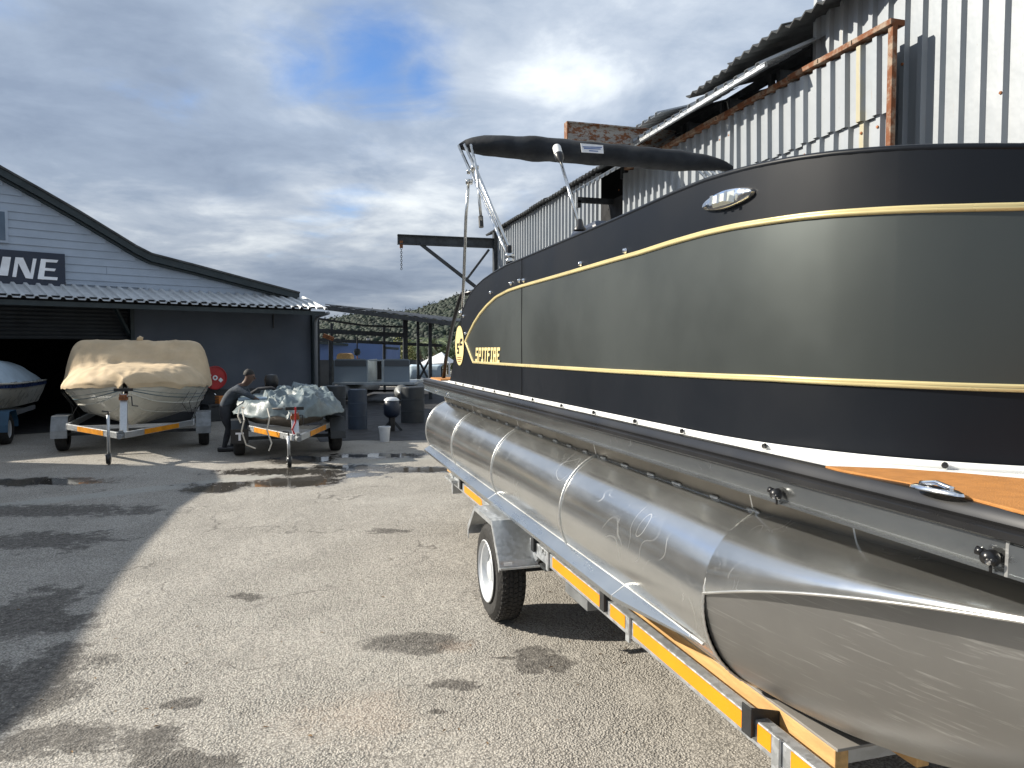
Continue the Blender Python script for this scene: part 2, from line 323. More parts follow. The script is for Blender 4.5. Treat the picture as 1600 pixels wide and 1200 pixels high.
# ------------------------------------------------------------------ mesh builder and object helpers
ORI = {}
class MB:
    def __init__(s): s.v = []; s.f = []
    def add(s, vs_, fs):
        o = len(s.v); s.v += [Vector(p) for p in vs_]; s.f += [tuple(i + o for i in f) for f in fs]; return s
    def box(s, c, d, rot=None):
        c = Vector(c); q = []
        for z in (-1, 1):
            for x, y in ((-1, -1), (1, -1), (1, 1), (-1, 1)):
                p = Vector((x * d[0] / 2, y * d[1] / 2, z * d[2] / 2)); q.append(c + (rot @ p if rot else p))
        return s.add(q, [(3, 2, 1, 0), (4, 5, 6, 7), (0, 1, 5, 4), (1, 2, 6, 5), (2, 3, 7, 6), (3, 0, 4, 7)])
    def bar(s, a, b, wd, ht, up=(0, 0, 1)):
        a, b = Vector(a), Vector(b); d = (b - a).normalized(); up = Vector(up)
        if abs(d.dot(up)) > .98: up = Vector((1, 0, 0))
        x = d.cross(up).normalized(); z = x.cross(d)
        rot = Matrix((x, d, z)).transposed(); return s.box((a + b) / 2, (wd, (b - a).length, ht), rot)
    def tube(s, pts, r, n=10, cap=True):
        pts = [Vector(p) for p in pts]; o = len(s.v); k = len(pts); px = None
        for i, p in enumerate(pts):
            d = (pts[min(i + 1, k - 1)] - pts[max(i - 1, 0)]).normalized()
            if px is None: px = d.orthogonal().normalized()
            x = (px - d * px.dot(d)).normalized(); y = d.cross(x); px = x
            rr = r[i] if isinstance(r, (list, tuple)) else r
            for j in range(n):
                a = 2 * math.pi * j / n; s.v.append(p + x * rr * math.cos(a) + y * rr * math.sin(a))
        for i in range(k - 1):
            for j in range(n): s.f.append((o + i * n + j, o + i * n + (j + 1) % n, o + (i + 1) * n + (j + 1) % n, o + (i + 1) * n + j))
        if cap: s.f.append(tuple(o + j for j in reversed(range(n)))); s.f.append(tuple(o + (k - 1) * n + j for j in range(n)))
        return s
    def prism(s, poly, off):          # planar polygon (3d points) extruded by off
        poly = [Vector(p) for p in poly]; off = Vector(off); n = len(poly)
        return s.add(poly + [p + off for p in poly], [tuple(reversed(range(n))), tuple(range(n, 2 * n))] + [(i, (i + 1) % n, (i + 1) % n + n, i + n) for i in range(n)])
    def grid(s, rows, closed=False):
        o = len(s.v); m_ = len(rows[0])
        for r in rows: s.v += [Vector(p) for p in r]
        for i in range(len(rows) - 1):
            for j in range(m_ if closed else m_ - 1):
                s.f.append((o + i * m_ + j, o + i * m_ + (j + 1) % m_, o + (i + 1) * m_ + (j + 1) % m_, o + (i + 1) * m_ + j))
        return s
    def lathe(s, prof, c, axis=(0, 0, 1), n=24):
        c = Vector(c); ax = Vector(axis).normalized(); x = ax.orthogonal().normalized(); y = ax.cross(x)
        return s.grid([[c + ax * h + (x * math.cos(2 * math.pi * j / n) + y * math.sin(2 * math.pi * j / n)) * r for j in range(n)] for r, h in prof], True)
    def mesh(s, name, m, o=Vector((0, 0, 0)), smooth=False):
        me = bpy.data.meshes.new(name); me.from_pydata([tuple(p - o) for p in s.v], [], s.f)
        if m: me.materials.append(M[m])
        if smooth: me.polygons.foreach_set('use_smooth', [True] * len(me.polygons))
        return me
    def build(s, name, m, parent=None, smooth=False, bevel=0, label=None, solid=0, auto=None):
        root = parent
        while root is not None and root.parent is not None: root = root.parent
        o = ORI.get(root.name, Vector((0, 0, 0))) if root is not None else Vector((0, 0, 0))
        me = s.mesh(name, m, o, smooth); ob = bpy.data.objects.new(name, me); COL.objects.link(ob)
        if parent: ob.parent = parent
        if label: ob['label'] = label
        if solid: sm = ob.modifiers.new('t', 'SOLIDIFY'); sm.thickness = solid; sm.offset = 0
        if bevel: bm_ = ob.modifiers.new('b', 'BEVEL'); bm_.width = bevel; bm_.segments = 2; bm_.limit_method = 'ANGLE'
        if smooth and auto is not None:
            me.set_sharp_from_angle(angle=R(auto))
        return ob
def tag(o, label, cat, group=None, kind=None):
    if label: o['label'] = label
    if cat: o['category'] = cat
    if group: o['group'] = group
    if kind: o['kind'] = kind
    return o
def thing(name, loc, label, cat, group=None, local=False, rz=0):
    o = bpy.data.objects.new(name, None); COL.objects.link(o); o.empty_display_size = .2
    o.location = loc; o.rotation_euler = (0, 0, rz)
    if not local: ORI[o.name] = Vector(loc)
    return tag(o, label, cat, group)
def child(o, me, name, parent, mat=None):
    ob = bpy.data.objects.new(name, me); COL.objects.link(ob); ob.parent = parent
    if mat is not None: ob.matrix_local = mat
    return ob
def copy_tree(o, parent=None):
    c = o.copy(); COL.objects.link(c)
    if parent: c.parent = parent
    for ch in list(o.children): copy_tree(ch, c)
    return c
def lerp(a, b, t): return a + (b - a) * t
def interp(xs, ys, x):
    if x <= xs[0]: return ys[0]
    for i in range(len(xs) - 1):
        if x <= xs[i + 1]: return lerp(ys[i], ys[i + 1], (x - xs[i]) / (xs[i + 1] - xs[i]))
    return ys[-1]
def circle(c, r, ax, n=24):
    ax = Vector(ax).normalized(); x = ax.orthogonal().normalized(); y = ax.cross(x)
    return [Vector(c) + (x * math.cos(2 * math.pi * j / n) + y * math.sin(2 * math.pi * j / n)) * r for j in range(n)]

# ------------------------------------------------------------------ ground, hill
gd = MB().add([(-900, -300, 0), (900, -300, 0), (900, 1500, 0), (-900, 1500, 0)], [(0, 1, 2, 3)]).build('ground', 'asphalt')
gd['kind'] = 'structure'
# wooded hill beyond the sheds
HD = 260.0
def ridge(x):   # photo x -> ridge y
    return interp([300, 480, 560, 585, 610, 640, 665, 690, 720, 800, 950, 1200, 1600], [522, 505, 492, 489, 488.5, 487, 480, 472, 461, 438, 420, 432, 460], x)
rows = []
for k in range(15):
    t = k / 14; row = []
    for i in range(90):
        x = 300 + i * 14.6; D = HD - 90 * (1 - t); top = on_D(x, ridge(x), HD).z
        z = top * (t ** .8) - 1; p = cw((x - 800) / F * D, D); nz = noise.noise(Vector((p.x * .03, p.y * .03, 0))) * 2.0 * t
        row.append((p.x, p.y, z + nz * (1 - t * .7)))
    rows.append(row)
rows.append([(p[0] + 20, p[1] + 60, p[2] * .8) for p in rows[-1]])
hl = MB().grid(rows).build('hill', 'hill_soil', smooth=True); hl['kind'] = 'structure'
fo = MB()
def clump(mb, c, r, n=1, squash=1.0):
    # a few tilted leaf quads round a centre
    for _ in range(n):
        d = Vector((random.gauss(0, 1), random.gauss(0, 1), random.gauss(0, 1))).normalized()
        x = d.orthogonal().normalized(); x.rotate(Matrix.Rotation(random.random() * 6.28, 3, d)); y = d.cross(x)
        p = Vector(c) + Vector((random.gauss(0, .45), random.gauss(0, .45), random.gauss(0, .45) * squash)) * r
        s_ = r * random.uniform(.25, .5)
        mb.add([p - x * s_, p - y * s_ * .5, p + x * s_, p + y * s_ * .5], [(0, 1, 2, 3)])
PHI = (1 + 5 ** .5) / 2
ICO = [Vector(v).normalized() for v in ((-1, PHI, 0), (1, PHI, 0), (-1, -PHI, 0), (1, -PHI, 0), (0, -1, PHI), (0, 1, PHI), (0, -1, -PHI), (0, 1, -PHI), (PHI, 0, -1), (PHI, 0, 1), (-PHI, 0, -1), (-PHI, 0, 1))]
ICF = [(0, 11, 5), (0, 5, 1), (0, 1, 7), (0, 7, 10), (0, 10, 11), (1, 5, 9), (5, 11, 4), (11, 10, 2), (10, 7, 6), (7, 1, 8), (3, 9, 4), (3, 4, 2), (3, 2, 6), (3, 6, 8), (3, 8, 9), (4, 9, 5), (2, 4, 11), (6, 2, 10), (8, 6, 7), (9, 8, 1)]
for _ in range(6500):
    x = random.uniform(480, 900); t = random.random() ** .6; D = HD - 90 * (1 - t)
    z = on_D(x, ridge(x), HD).z * (t ** .8) - 1; p = cw((x - 800) / F * D, D); r_ = random.uniform(.5, 1.25); c = Vector((p.x, p.y, z + random.uniform(0, .9)))
    fo.add([c + Vector((v.x, v.y, v.z * random.uniform(.9, 1.3))) * r_ * random.uniform(.7, 1.2) for v in ICO], ICF)
    if t > .93 and random.random() < .5: clump(fo, c + Vector((0, 0, r_ * .6)), r_ * .8, 10, 1.4)
simple('hill_leaf', (.013, .023, .013), .8, 0, .5, .15)
fh = fo.build('hill_trees', 'hill_leaf', smooth=True); tag(fh, 'dark wooded hillside rising behind the sheds', 'forest', kind='stuff')

# ------------------------------------------------------------------ corrugated warehouse on the right
WV = 4.6
wh = thing('warehouse', (WV, 10, 0), 'tall warehouse clad in white ribbed steel sheets with a rusty projecting panel', 'building')
PIT = .1715
def ibr_profile(n):                     # (along, out) for n ribs
    pts = []
    for i in range(n):
        a = i * PIT
        pts += [(a, 0), (a + .092, 0), (a + .107, .037), (a + .150, .037), (a + .165, 0)]
    pts.append((n * PIT, 0)); return pts
def wall_sheet(u0, n, z0, zt, v, parent, name='wall_sheet', m='white_sheet', tilt=0, label=None):
    # zt: function of u giving the top
    prof = ibr_profile(n); rows = []
    for k in range(5):
        r = []
        for a, o in prof:
            z = lerp(z0, zt(u0 + a), k / 4); r.append((v - o - tilt * (k / 4), u0 + a, z))
        rows.append(r)
    return MB().grid(rows).build(name, m, parent, solid=.004, label=label)
W = 4 * PIT
ztop_near = lambda u: 6.2
ua = 5.87
u = ua - W * 10
while u < ua - .01:
    wall_sheet(u, 4, 0, ztop_near, WV + random.uniform(-.004, .004), wh); u += W
# lower projecting wall from u=4.66 to far, with stepped top
WL = 4.38
def z_box(u): return 4.10 - .0 * u
u0 = 4.66; n_s = 0
far0 = 10.65; far1 = 9.3
u = u0
while u < far1 - .3:
    zt = z_box(u) + random.uniform(-.01, .01)
    wall_sheet(u, 4, 0, lambda q, zt=zt: zt, WL - random.uniform(0, .012), wh, tilt=.0); u += W
# lap of the upper short sheet on the near end of the panel
u = u0 + .01
for k in range(4):
    wall_sheet(u, 3, 3.49 + .012 * (k % 2), lambda q: z_box(q) - .02, WL - .03, wh, tilt=0.012); u += 3 * PIT
# far section, full height to the roof
u = far0
while u < 16.5:
    wall_sheet(u, 4, 0, lambda q: 4.40, WV - .08, wh); u += W
far_end = u
MB().box((WV + 3, far_end + .05, 2.2), (6.2, .1, 4.4)).build('end_wall', 'white_sheet', wh)
# dark inside behind the gap
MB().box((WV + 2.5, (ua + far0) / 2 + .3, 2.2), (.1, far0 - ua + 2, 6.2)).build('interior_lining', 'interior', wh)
# rusty capping and corner post
cap = MB(); q = u0 - .03
while q < far1:
    q2 = min(q + .4, far1); cap.box((WL - .03, (q + q2) / 2, 4.125 + random.uniform(-.006, .006)), (.13, q2 - q + .02, .045)); q = q2
cap.build('capping', 'rust_trim', wh, bevel=.004)
MB().box((WL - .05, u0 - .012, 2.07), (.045, .05, 4.16)).build('corner_angle', 'rust_trim', wh, bevel=.004)
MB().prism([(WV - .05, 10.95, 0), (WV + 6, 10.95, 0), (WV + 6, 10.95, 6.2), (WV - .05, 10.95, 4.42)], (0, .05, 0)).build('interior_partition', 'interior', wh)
# steel purlin ends and broken brackets in the gap
pu = MB()
for k in range(5):
    q = ua + .3 + k * .85; pu.box((WL + .25, q, 4.27), (.4, .06, .12)); pu.box((WL + .05, q + .1, 4.2), (.05, .05, .25))
pu.bar((WL + .2, ua, 4.4), (WL + .2, far1, 4.36), .06, .08); pu.build('gap_framing', 'dark_steel', wh)
# white flap sheet propped out under the eaves
def corr(n, a0, rows_fn, pitch=PIT, amp=.037):
    pts = []
    for i in range(n):
        a = a0 + i * pitch; pts += [(a, 0), (a + pitch * .54, 0), (a + pitch * .62, amp), (a + pitch * .88, amp), (a + pitch * .96, 0)]
    pts.append((a0 + n * pitch, 0)); return [[rows_fn(a, o, t) for a, o in pts] for t in (0, .5, 1)]
q = ua - .15; k = 0
while q < 8.2:
    zz = .012 * (k % 2)
    rr = corr(4, q, lambda a, o, t: (lerp(3.98, WL + .22, t), a, lerp(4.20, 4.50, t) + o + zz))
    MB().grid(rr).build('flap_sheet', 'white_sheet', wh, solid=.004); q += W; k += 1
MB().bar((4.0, ua - .12, 4.19), (4.0, 8.5, 4.19), .03, .04).build('flap_edge', 'galvanised', wh)
# lower second flap over the dark doorway
rr = corr(13, 8.3, lambda a, o, t: (lerp(3.92, WL + .2, t), a, lerp(3.96, 4.36, t) + o)); MB().grid(rr).build('canopy_sheet', 'white_sheet', wh, solid=.004)
# doorway, dark, behind the pontoon boat
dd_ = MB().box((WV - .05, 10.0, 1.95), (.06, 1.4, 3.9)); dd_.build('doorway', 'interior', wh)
MB().box((4.25, 10.2, 3.86), (.6, .05, .08)).box((3.98, 10.2, 3.80), (.05, .05, .1)).build('door_bracket', 'dark_steel', wh)
# roof, weathered corrugated sheets with stepped edge
q = ua - 2.6; k = 0
while q < far_end + .2:
    near = q < 7.6
    e_v, e_z = (4.28, 4.62) if near else (4.36, 4.40)
    if near: e_z = interp([3, 5.9, 8.2], [4.68, 4.60, 4.52], q) + .006 * (k % 3)
    j = random.uniform(-.02, .02)
    rr = []
    for t in (0, .33, 1):
        row = []
        for i in range(13):
            a = q + i * .0735; o = .022 * math.cos(math.pi * i)
            ez = interp([3, 5.9, 8.2], [4.68, 4.60, 4.52], a) if near else e_z
            row.append((lerp(e_v + j, WV + 6, t), a, lerp(ez, ez + 2.0, t) + o + (.012 if k % 2 else 0)))
        rr.append(row)
    MB().grid(rr).build('roof_sheet', 'roof_dark_sheet', wh, solid=.012); q += .88; k += 1
# pale loose sheets at the eave break
rr = corr(6, 8.0, lambda a, o, t: (lerp(4.15, 4.8, t), a, lerp(4.47, 4.66, t) + o)); MB().grid(rr).build('loose_sheet', 'white_sheet', wh, solid=.004)
sc = MB()
for k in range(60):
    q = random.uniform(2.5, 12); z = random.choice((2.95, 3.4, 3.9, 4.5, 5.0)); vv = WV if q < 4.6 else WL
    if q > 4.6 and z > 4.05: continue
    q = u0 + round((q - u0) / PIT) * PIT + .128; sc.lathe([(.001, .012), (.011, .01), (.013, 0)], (vv - .04, q, z), (-1, 0, 0), 6)
s_ = sc.build('screw_heads', 'rust', wh); s_['kind'] = 'stuff'
# rusty I beam sticking out through the flap
a, b = on_u(885, 205, 8.41), on_u(1048, 212, 8.41)
bm_ = MB(); L0, L1 = a.x, 4.9; zb = a.z
bm_.box(((L0 + L1) / 2, 8.41, zb), (L1 - L0, .012, .19)).box(((L0 + L1) / 2, 8.41, zb + .1), (L1 - L0, .1, .014)).box(((L0 + L1) / 2, 8.41, zb - .1), (L1 - L0, .1, .014))
bb = bm_.build('steel_beam', 'rusty_paint', wh); MB().box((L0 - .006, 8.41, zb), (.01, .1, .21)).build('beam_end_plate', 'rust_trim', wh)
MB().box((L0 + .75, 8.41, zb - .14), (.12, .09, .07)).box((L0 + .75, 8.41, zb - .2), (.05, .05, .08)).build('trolley', 'dark_steel', wh)
# rusty bracket high on the near wall, top right
MB().box((WV - .08, on_v(1440, 2, WV).y, 4.99), (.12, .2, .05)).bar((WV - .05, 4.05, 5.0), (WV - .2, 3.85, 4.93), .04, .04).build('rust_bracket', 'rust_trim', wh)
# jib crane on the far corner
jb = thing('jib_crane', (WV, 16.7, 0), 'dark steel jib beam with chain hoist projecting from the far warehouse corner', 'crane')
uJ = 16.7; pa, pb = on_u(621, 374, uJ), on_u(795, 385, uJ)
MB().box(((pa.x + WV) / 2, uJ, (pa.z) - .0), (WV - pa.x, .015, .2)).box(((pa.x + WV) / 2, uJ, pa.z + .1), (WV - pa.x, .12, .02)).box(((pa.x + WV) / 2, uJ, pa.z - .1), (WV - pa.x, .12, .02)).build('beam', 'dark_steel', jb)
p1, p2, p3 = on_u(657, 381, uJ), on_u(748, 452, uJ), on_u(764, 390, uJ); p4 = on_u(728, 438, uJ)
MB().bar(p1, p1 + (p2 - p1) * 1.6, .07, .07).build('brace', 'dark_steel', jb); MB().bar(p3, p4, .05, .05).build('brace', 'dark_steel', jb)
MB().box((WV - .12, uJ, 2.2), (.16, .16, 4.4)).build('mast', 'dark_steel', jb)
c0 = on_u(627, 384, uJ); ch = MB(); ch.box(c0 + Vector((0, 0, .03)), (.07, .06, .16)); ch.build('hoist', 'rust', jb, bevel=.01)
cl = MB()
for k in range(11):
    p = c0 + Vector((0, 0, -.06 - k * .045)); ax = (1, 0, 0) if k % 2 else (0, 1, 0)
    pts = circle(p, .02, ax, 8); pts = [Vector((t.x, t.y, p.z + (t.z - p.z) * 1.4)) for t in pts]; cl.tube(pts + [pts[0]], .006, 5, False)
cl.build('chain', 'dark_steel', jb)

# ------------------------------------------------------------------ the pontoon boat
BC = 2.32
pb_ = thing('pontoon_boat', (BC, 4.0, 0.6), 'large charcoal pontoon boat with gold pinstripes and shiny aluminium tubes, filling the right side', 'boat')
# plan of the fence, port stern -> round the bow -> starboard stern
FV = 1.233
plan = [(FV, 6.12), (FV, 5.5), (FV, 4.8), (FV, 4.2), (FV, 3.5), (FV, 2.9), (FV, 2.4), (FV + .002, 2.1), (1.242, 1.92), (1.268, 1.75), (1.32, 1.58), (1.40, 1.43), (1.50, 1.315), (1.62, 1.215), (1.78, 1.12), (1.98, 1.05), (2.16, 1.02), (BC, 1.01)]
def smooth_path(pts, it=2):
    for _ in range(it):
        o = [pts[0]]
        for i in range(len(pts) - 1):
            a, b = pts[i], pts[i + 1]
            o += [(a[0] * .75 + b[0] * .25, a[1] * .75 + b[1] * .25), (a[0] * .25 + b[0] * .75, a[1] * .25 + b[1] * .75)]
        o.append(pts[-1]); pts = o
    return pts
plan = smooth_path(plan, 2)
S = [0]
for i in range(1, len(plan)): S.append(S[-1] + math.hypot(plan[i][0] - plan[i - 1][0], plan[i][1] - plan[i - 1][1]))
SL = S[-1]
def path(s):
    s = max(0, min(SL, s)); return Vector((interp(S, [p[0] for p in plan], s), interp(S, [p[1] for p in plan], s), 0))
def hit(x, y):                        # photo pixel on the fence -> (s, z)
    d = raydir(x, y); best = None
    for i in range(len(plan) - 1):
        a, b = Vector(plan[i]), Vector(plan[i + 1]); e_ = b - a
        den = d.x * e_.y - d.y * e_.x
        if abs(den) < 1e-9: continue
        t = (a.x * e_.y - a.y * e_.x) / den; k = (a.x * d.y - a.y * d.x) / den
        if -1e-6 <= k <= 1 + 1e-6 and t > 0: best = (S[i] + k * e_.length, H + d.z * t); break
    return best
def curve(pix): 
    r = [hit(*p) for p in pix]; r = [q for q in r if q]; r.sort(); return [q[0] for q in r], [q[1] for q in r]
T = curve([(721, 492), (724, 482), (729, 470), (736, 458), (744, 447), (755, 437), (768, 428), (790, 415), (814, 405), (870, 381), (915, 362), (960, 343), (1000, 325), (1050, 302), (1100, 282), (1170, 262), (1240, 248), (1300, 240), (1400, 232), (1500, 229), (1600, 229)])
GU = curve([(728, 534), (734, 520), (742, 504), (751, 490), (762, 477), (776, 464), (795, 454), (816, 447), (880, 429), (960, 406), (1000, 395), (1050, 379), (1100, 365), (1150, 354), (1200, 346), (1250, 339), (1300, 334), (1400, 328), (1500, 325), (1600, 323)])
GL = curve([(728, 534), (734, 550), (740, 566), (816, 571), (960, 580), (1080, 586), (1200, 591), (1300, 596), (1400, 600), (1500, 604), (1600, 607)])
s_tip = GU[0][0]; zbase = 1.415
zt = lambda s: interp(T[0], T[1], s); zu = lambda s: interp(GU[0], GU[1], s); zl = lambda s: interp(GL[0], GL[1], s)
def sample(s0, s1, n): return [lerp(s0, s1, i / n) for i in range(n + 1)]
def nrm(s):
    d = (path(s + .02) - path(s - .02)).normalized(); return Vector((d.y, -d.x, 0)) * 1.0
def out(s):                           # outward normal
    n_ = nrm(s); c = Vector((BC, 4, 0)); return n_ if n_.dot(path(s) - c) > 0 else -n_
def strip(s_list, za, zb, bulge=0., nz=6, off=0.):
    rows = []
    for k in range(nz + 1):
        t = k / nz; row = []
        for s in s_list:
            p = path(s) + out(s) * (bulge * math.sin(math.pi * t) + off); p.z = lerp(za(s), zb(s), t); row.append(p)
        rows.append(row)
    return rows
def mirror(rows): return [[Vector((2 * BC - p.x, p.y, p.z)) for p in r] for r in rows]
# stern edge leans back: lower strip starts further aft
def stern_s(z): return interp([1.40, 1.95, 2.2], [0.02, .33, .33], z)
SSn = sorted(set(sample(.34, SL, 90) + T[0]))
mid = [s for s in sorted(set(sample(s_tip + .001, SL, 110) + GU[0])) if s >= s_tip]
def both(fn, name, m, label=None, solid=.0, smooth=True):
    r = fn; mb = MB().grid(r); o1 = mb.build(name, m, pb_, smooth=smooth, label=label, solid=solid)
    o2 = MB().grid(mirror(r)).build(name, m, pb_, smooth=smooth, label=label, solid=solid); return o1, o2
seam_s = hit(816, 500)[0]
low = strip(mid, lambda s: zbase, lambda s: zl(s), 0, 3)
upp = strip(mid, lambda s: zu(s), lambda s: max(zt(s), zu(s) + .01), .0, 4)
md = strip(mid, lambda s: zl(s), lambda s: zu(s), .0035, 8, .0)
both(low, 'lower_panel', 'hull_black'); both(upp, 'upper_panel', 'hull_black'); both(md, 'side_panel', 'hull_grey')
# stern piece ahead of the tip
rows = []
for k in range(11):
    t = k / 10; row = []
    for i in range(9):
        zz = lerp(zbase, zt(s_tip), t)
        sa = interp([zbase, T[1][0], T[1][0] + .5], [0.0, T[0][0], T[0][0]], zz)
        s = lerp(sa, s_tip + .0015, i / 8); zcap = zt(s); p = path(s); p.z = lerp(zbase, min(zcap, zt(s_tip)), t) ; row.append(p)
    rows.append(row)
both(rows, 'stern_panel', 'hull_black')
# stern end: rounded edge return and cross panel with black frame
se = MB(); zs = sample(zbase, T[1][0], 8)
rows = []
for z in zs:
    sa = interp([zbase, T[1][0]], [0.0, T[0][0]], z); p = path(sa); p.z = z
    rows.append([p, p + Vector((.02, .03, 0)), p + Vector((.06, .045, 0)), p + Vector((.22, .05, 0))])
MB().grid(rows).build('stern_return', 'hull_black', pb_, smooth=True); MB().grid(mirror(rows)).build('stern_return', 'hull_black', pb_, smooth=True)
MB().tube([on_v(692, 600, 1.30), on_v(697, 560, 1.30), on_v(707, 510, 1.30), on_v(718, 468, 1.31), on_v(722, 459, 1.33), on_v(742, 456, 1.38)], .018, 8).build('stern_frame_tube', 'black_plastic', pb_, smooth=True)
# top rail and gold pinstripes as round trims
def trim(fn, r, name, m, s0, off=.004, both_=True, n=120):
    pts = [path(s) + out(s) * off + Vector((0, 0, fn(s))) for s in sample(s0, SL, n)]
    o_ = MB().tube(pts, r, 8).build(name, m, pb_, smooth=True)
    MB().tube([Vector((2 * BC - p.x, p.y, p.z)) for p in pts], r, 8).build(name, m, pb_, smooth=True)
trim(lambda s: zt(s) , .009, 'top_rail', 'hull_black', T[0][0], -.006)
def gold(fn, s0, nm):
    rows_a = []
    for s in sample(s0, SL, 140):
        p = path(s); o = out(s); ds = .01
        sl = (fn(min(SL, s + ds)) - fn(max(s0, s - ds))) / (2 * ds); k = 1 / math.sqrt(1 + sl * sl); d = (path(s + .01) - path(s - .01)).normalized()
        tn = Vector((-d.x * sl, -d.y * sl, 1)) * k
        c = p + Vector((0, 0, fn(s))); hw = .0092
        rows_a.append([c + o * .001 - tn * hw, c + o * .007 - tn * hw * .8, c + o * .011 - tn * hw * .2, c + o * .007 + tn * hw * .1, c + o * .012 + tn * hw * .5, c + o * .006 + tn * hw * .95, c + o * .001 + tn * hw])
    MB().grid(rows_a).build(nm, 'gold_trim', pb_, smooth=True); MB().grid(mirror(rows_a)).build(nm, 'gold_trim', pb_, smooth=True)
gold(zu, s_tip, 'upper_pinstripe'); gold(zl, s_tip, 'lower_pinstripe')
# vertical panel seam
pts = [path(seam_s) + out(seam_s) * .0042 + Vector((0, 0, z)) for z in sample(zbase, zt(seam_s), 12)]
MB().tube(pts, .0022, 4).build('panel_seam', 'black_plastic', pb_)
# snap studs along the shoulder
for (x, y) in ((767, 457), (799, 443), (812, 438.5), (819, 438), (908, 412), (978, 392), (728, 521), (725, 494)):
    s, z = hit(x, y); p = path(s) + Vector((0, 0, z)) + out(s) * .002
    MB().lathe([(.0, .012), (.008, .011), (.010, .004), (.012, 0)], p, out(s), 10).build('snap_stud', 'chrome', pb_, smooth=True)
# letters SPITFIRE (blocky, slanted)
FONT = {'S': [(0, 4, 4, 1), (0, 2, 1.1, 3), (0, 2, 4, 1), (2.9, 0, 1.1, 3), (0, 0, 4, 1)], 'P': [(0, 0, 1.2, 5), (0, 4, 4, 1), (2.9, 2, 1.1, 3), (0, 1.8, 4, 1)],
        'I': [(0, 4, 3, 1), (.9, 0, 1.2, 5), (0, 0, 3, 1)], 'T': [(0, 4, 4, 1), (1.4, 0, 1.2, 5)], 'F': [(0, 0, 1.2, 5), (0, 4, 4, 1), (0, 2.1, 3.3, .95)],
        'R': [(0, 0, 1.2, 5), (0, 4, 4, 1), (2.9, 2, 1.1, 3), (0, 1.9, 4, 1), (2.6, 0, 1.2, 2.2)], 'E': [(0, 0, 1.2, 5), (0, 4, 4, 1), (0, 2.1, 3.3, .9), (0, 0, 4, 1)]}
s0, zA = hit(744, 565); s1, zB = hit(784, 566); zT = hit(764, 543)[1]
tot = sum((4.9 if c != 'I' else 3.9) for c in 'SPITFIRE'); ux = (s1 - s0 - .02) / tot; uz = (zT - zA) / 5; cx = 0
for c in 'SPITFIRE':
    mb = MB()
    for i, (x, y, ww, hh) in enumerate(FONT[c]):
        q = []
        for (a, b_) in ((x, y), (x + ww, y), (x + ww, y + hh), (x, y + hh)):
            s = s0 + (cx + a) * ux + b_ * uz * .18; q.append(path(s) + out(s) * (.0045 + .0002 * i) + Vector((0, 0, zA + b_ * uz)))
        mb.prism(q, out(s0) * .0015)
    mb.build('letter', 'cream_print', pb_); cx += 4.9 if c != 'I' else 3.9
# oval badge
s0, zb0 = hit(719, 540); za_ = hit(719, 509)[1]; rz = za_ - zb0; sw = (hit(726, 540)[0] - hit(713, 540)[0]) / 2
def bad(a, b_): s = s0 + a * sw; return path(s) + out(s) * .004 + Vector((0, 0, zb0 + b_ * rz))
bd = MB().prism([bad(math.cos(t), math.sin(t)) for t in [2 * math.pi * k / 32 for k in range(32)]], out(s0) * .003).build('badge', 'cream_print', pb_)
mk = MB()
for poly in ([(-.55, .12), (-.05, .12), (-.15, -.02), (-.35, -.02), (-.35, -.1), (-.05, -.1), (-.05, -.42), (-.5, -.42), (-.5, -.3), (-.25, -.3), (-.25, -.2), (-.55, -.2)], [(.05, .1), (.3, .35), (.75, .35), (.75, .2), (.35, .2), (.35, .1), (.75, .1), (.75, 0), (.35, 0), (.05, -.02)]):
    mk.prism([bad(a, b_) + out(s0) * .0035 for a, b_ in poly], out(s0) * .001)
mk.build('monogram', 'black_plastic', bd)
mk = MB()
for k, ww in enumerate((.5, .55, .35)): mk.prism([bad(a, b_) + out(s0) * .0035 for a, b_ in ((-ww, -.58 - k * .1), (ww, -.58 - k * .1), (ww, -.62 - k * .1), (-ww, -.62 - k * .1))], out(s0) * .001)
mk.build('badge_print', 'rust', bd)
# navigation light on the shoulder
sN, zN = hit(1137, 312); sa = hit(1098, 320)[0]; sb = hit(1176, 304)[0]; hl_ = (sb - sa) / 2; hz_ = (hit(1137, 296)[1] - hit(1137, 328)[1]) / 2
slope = .30
def nv(a, b_, o): s = sN + a * hl_; return path(s) + out(s) * o + Vector((0, 0, zN + b_ * hz_ * .92 + a * hz_ * .0))
rows = []
for rr_, o in ((1.0, .002), (.97, .012), (.9, .015), (.55, .017)):
    rows.append([nv(rr_ * math.copysign(abs(math.cos(t)) ** 1.25, math.cos(t)), rr_ * math.sin(t), o) for t in [2 * math.pi * k / 40 for k in range(40)]])
mb = MB().grid(rows, True); mb.f.append(tuple(len(mb.v) - 40 + k for k in range(40)))
nl = mb.build('navigation_light', 'chrome', pb_, smooth=True, auto=40)
rows = [[nv(.42 * a * (1 - .25 * k), .62 * b_ * (1 - .2 * k), .017 + .010 * k) for a, b_ in ((-1, -1), (-.3, -1.05), (.3, -1.05), (1, -1), (1, 1), (.3, 1.05), (-.3, 1.05), (-1, 1))] for k in range(3)]
mb = MB().grid(rows, True); mb.f.append(tuple(len(mb.v) - 8 + k for k in range(8))); mb.build('lens', 'lens', nl)
for a in (-.3, -.02, .26): MB().prism([nv(a, -.5, .037), nv(a + .1, -.5, .037), nv(a + .12, .5, .037), nv(a + .02, .5, .037)], out(sN) * .002).build('lens_rib', 'stainless', nl)
for a in (-.72, .72): MB().lathe([(0, .004), (.005, .003), (.006, 0)], nv(a, 0, .013), out(sN), 8).build('screw', 'stainless', nl)
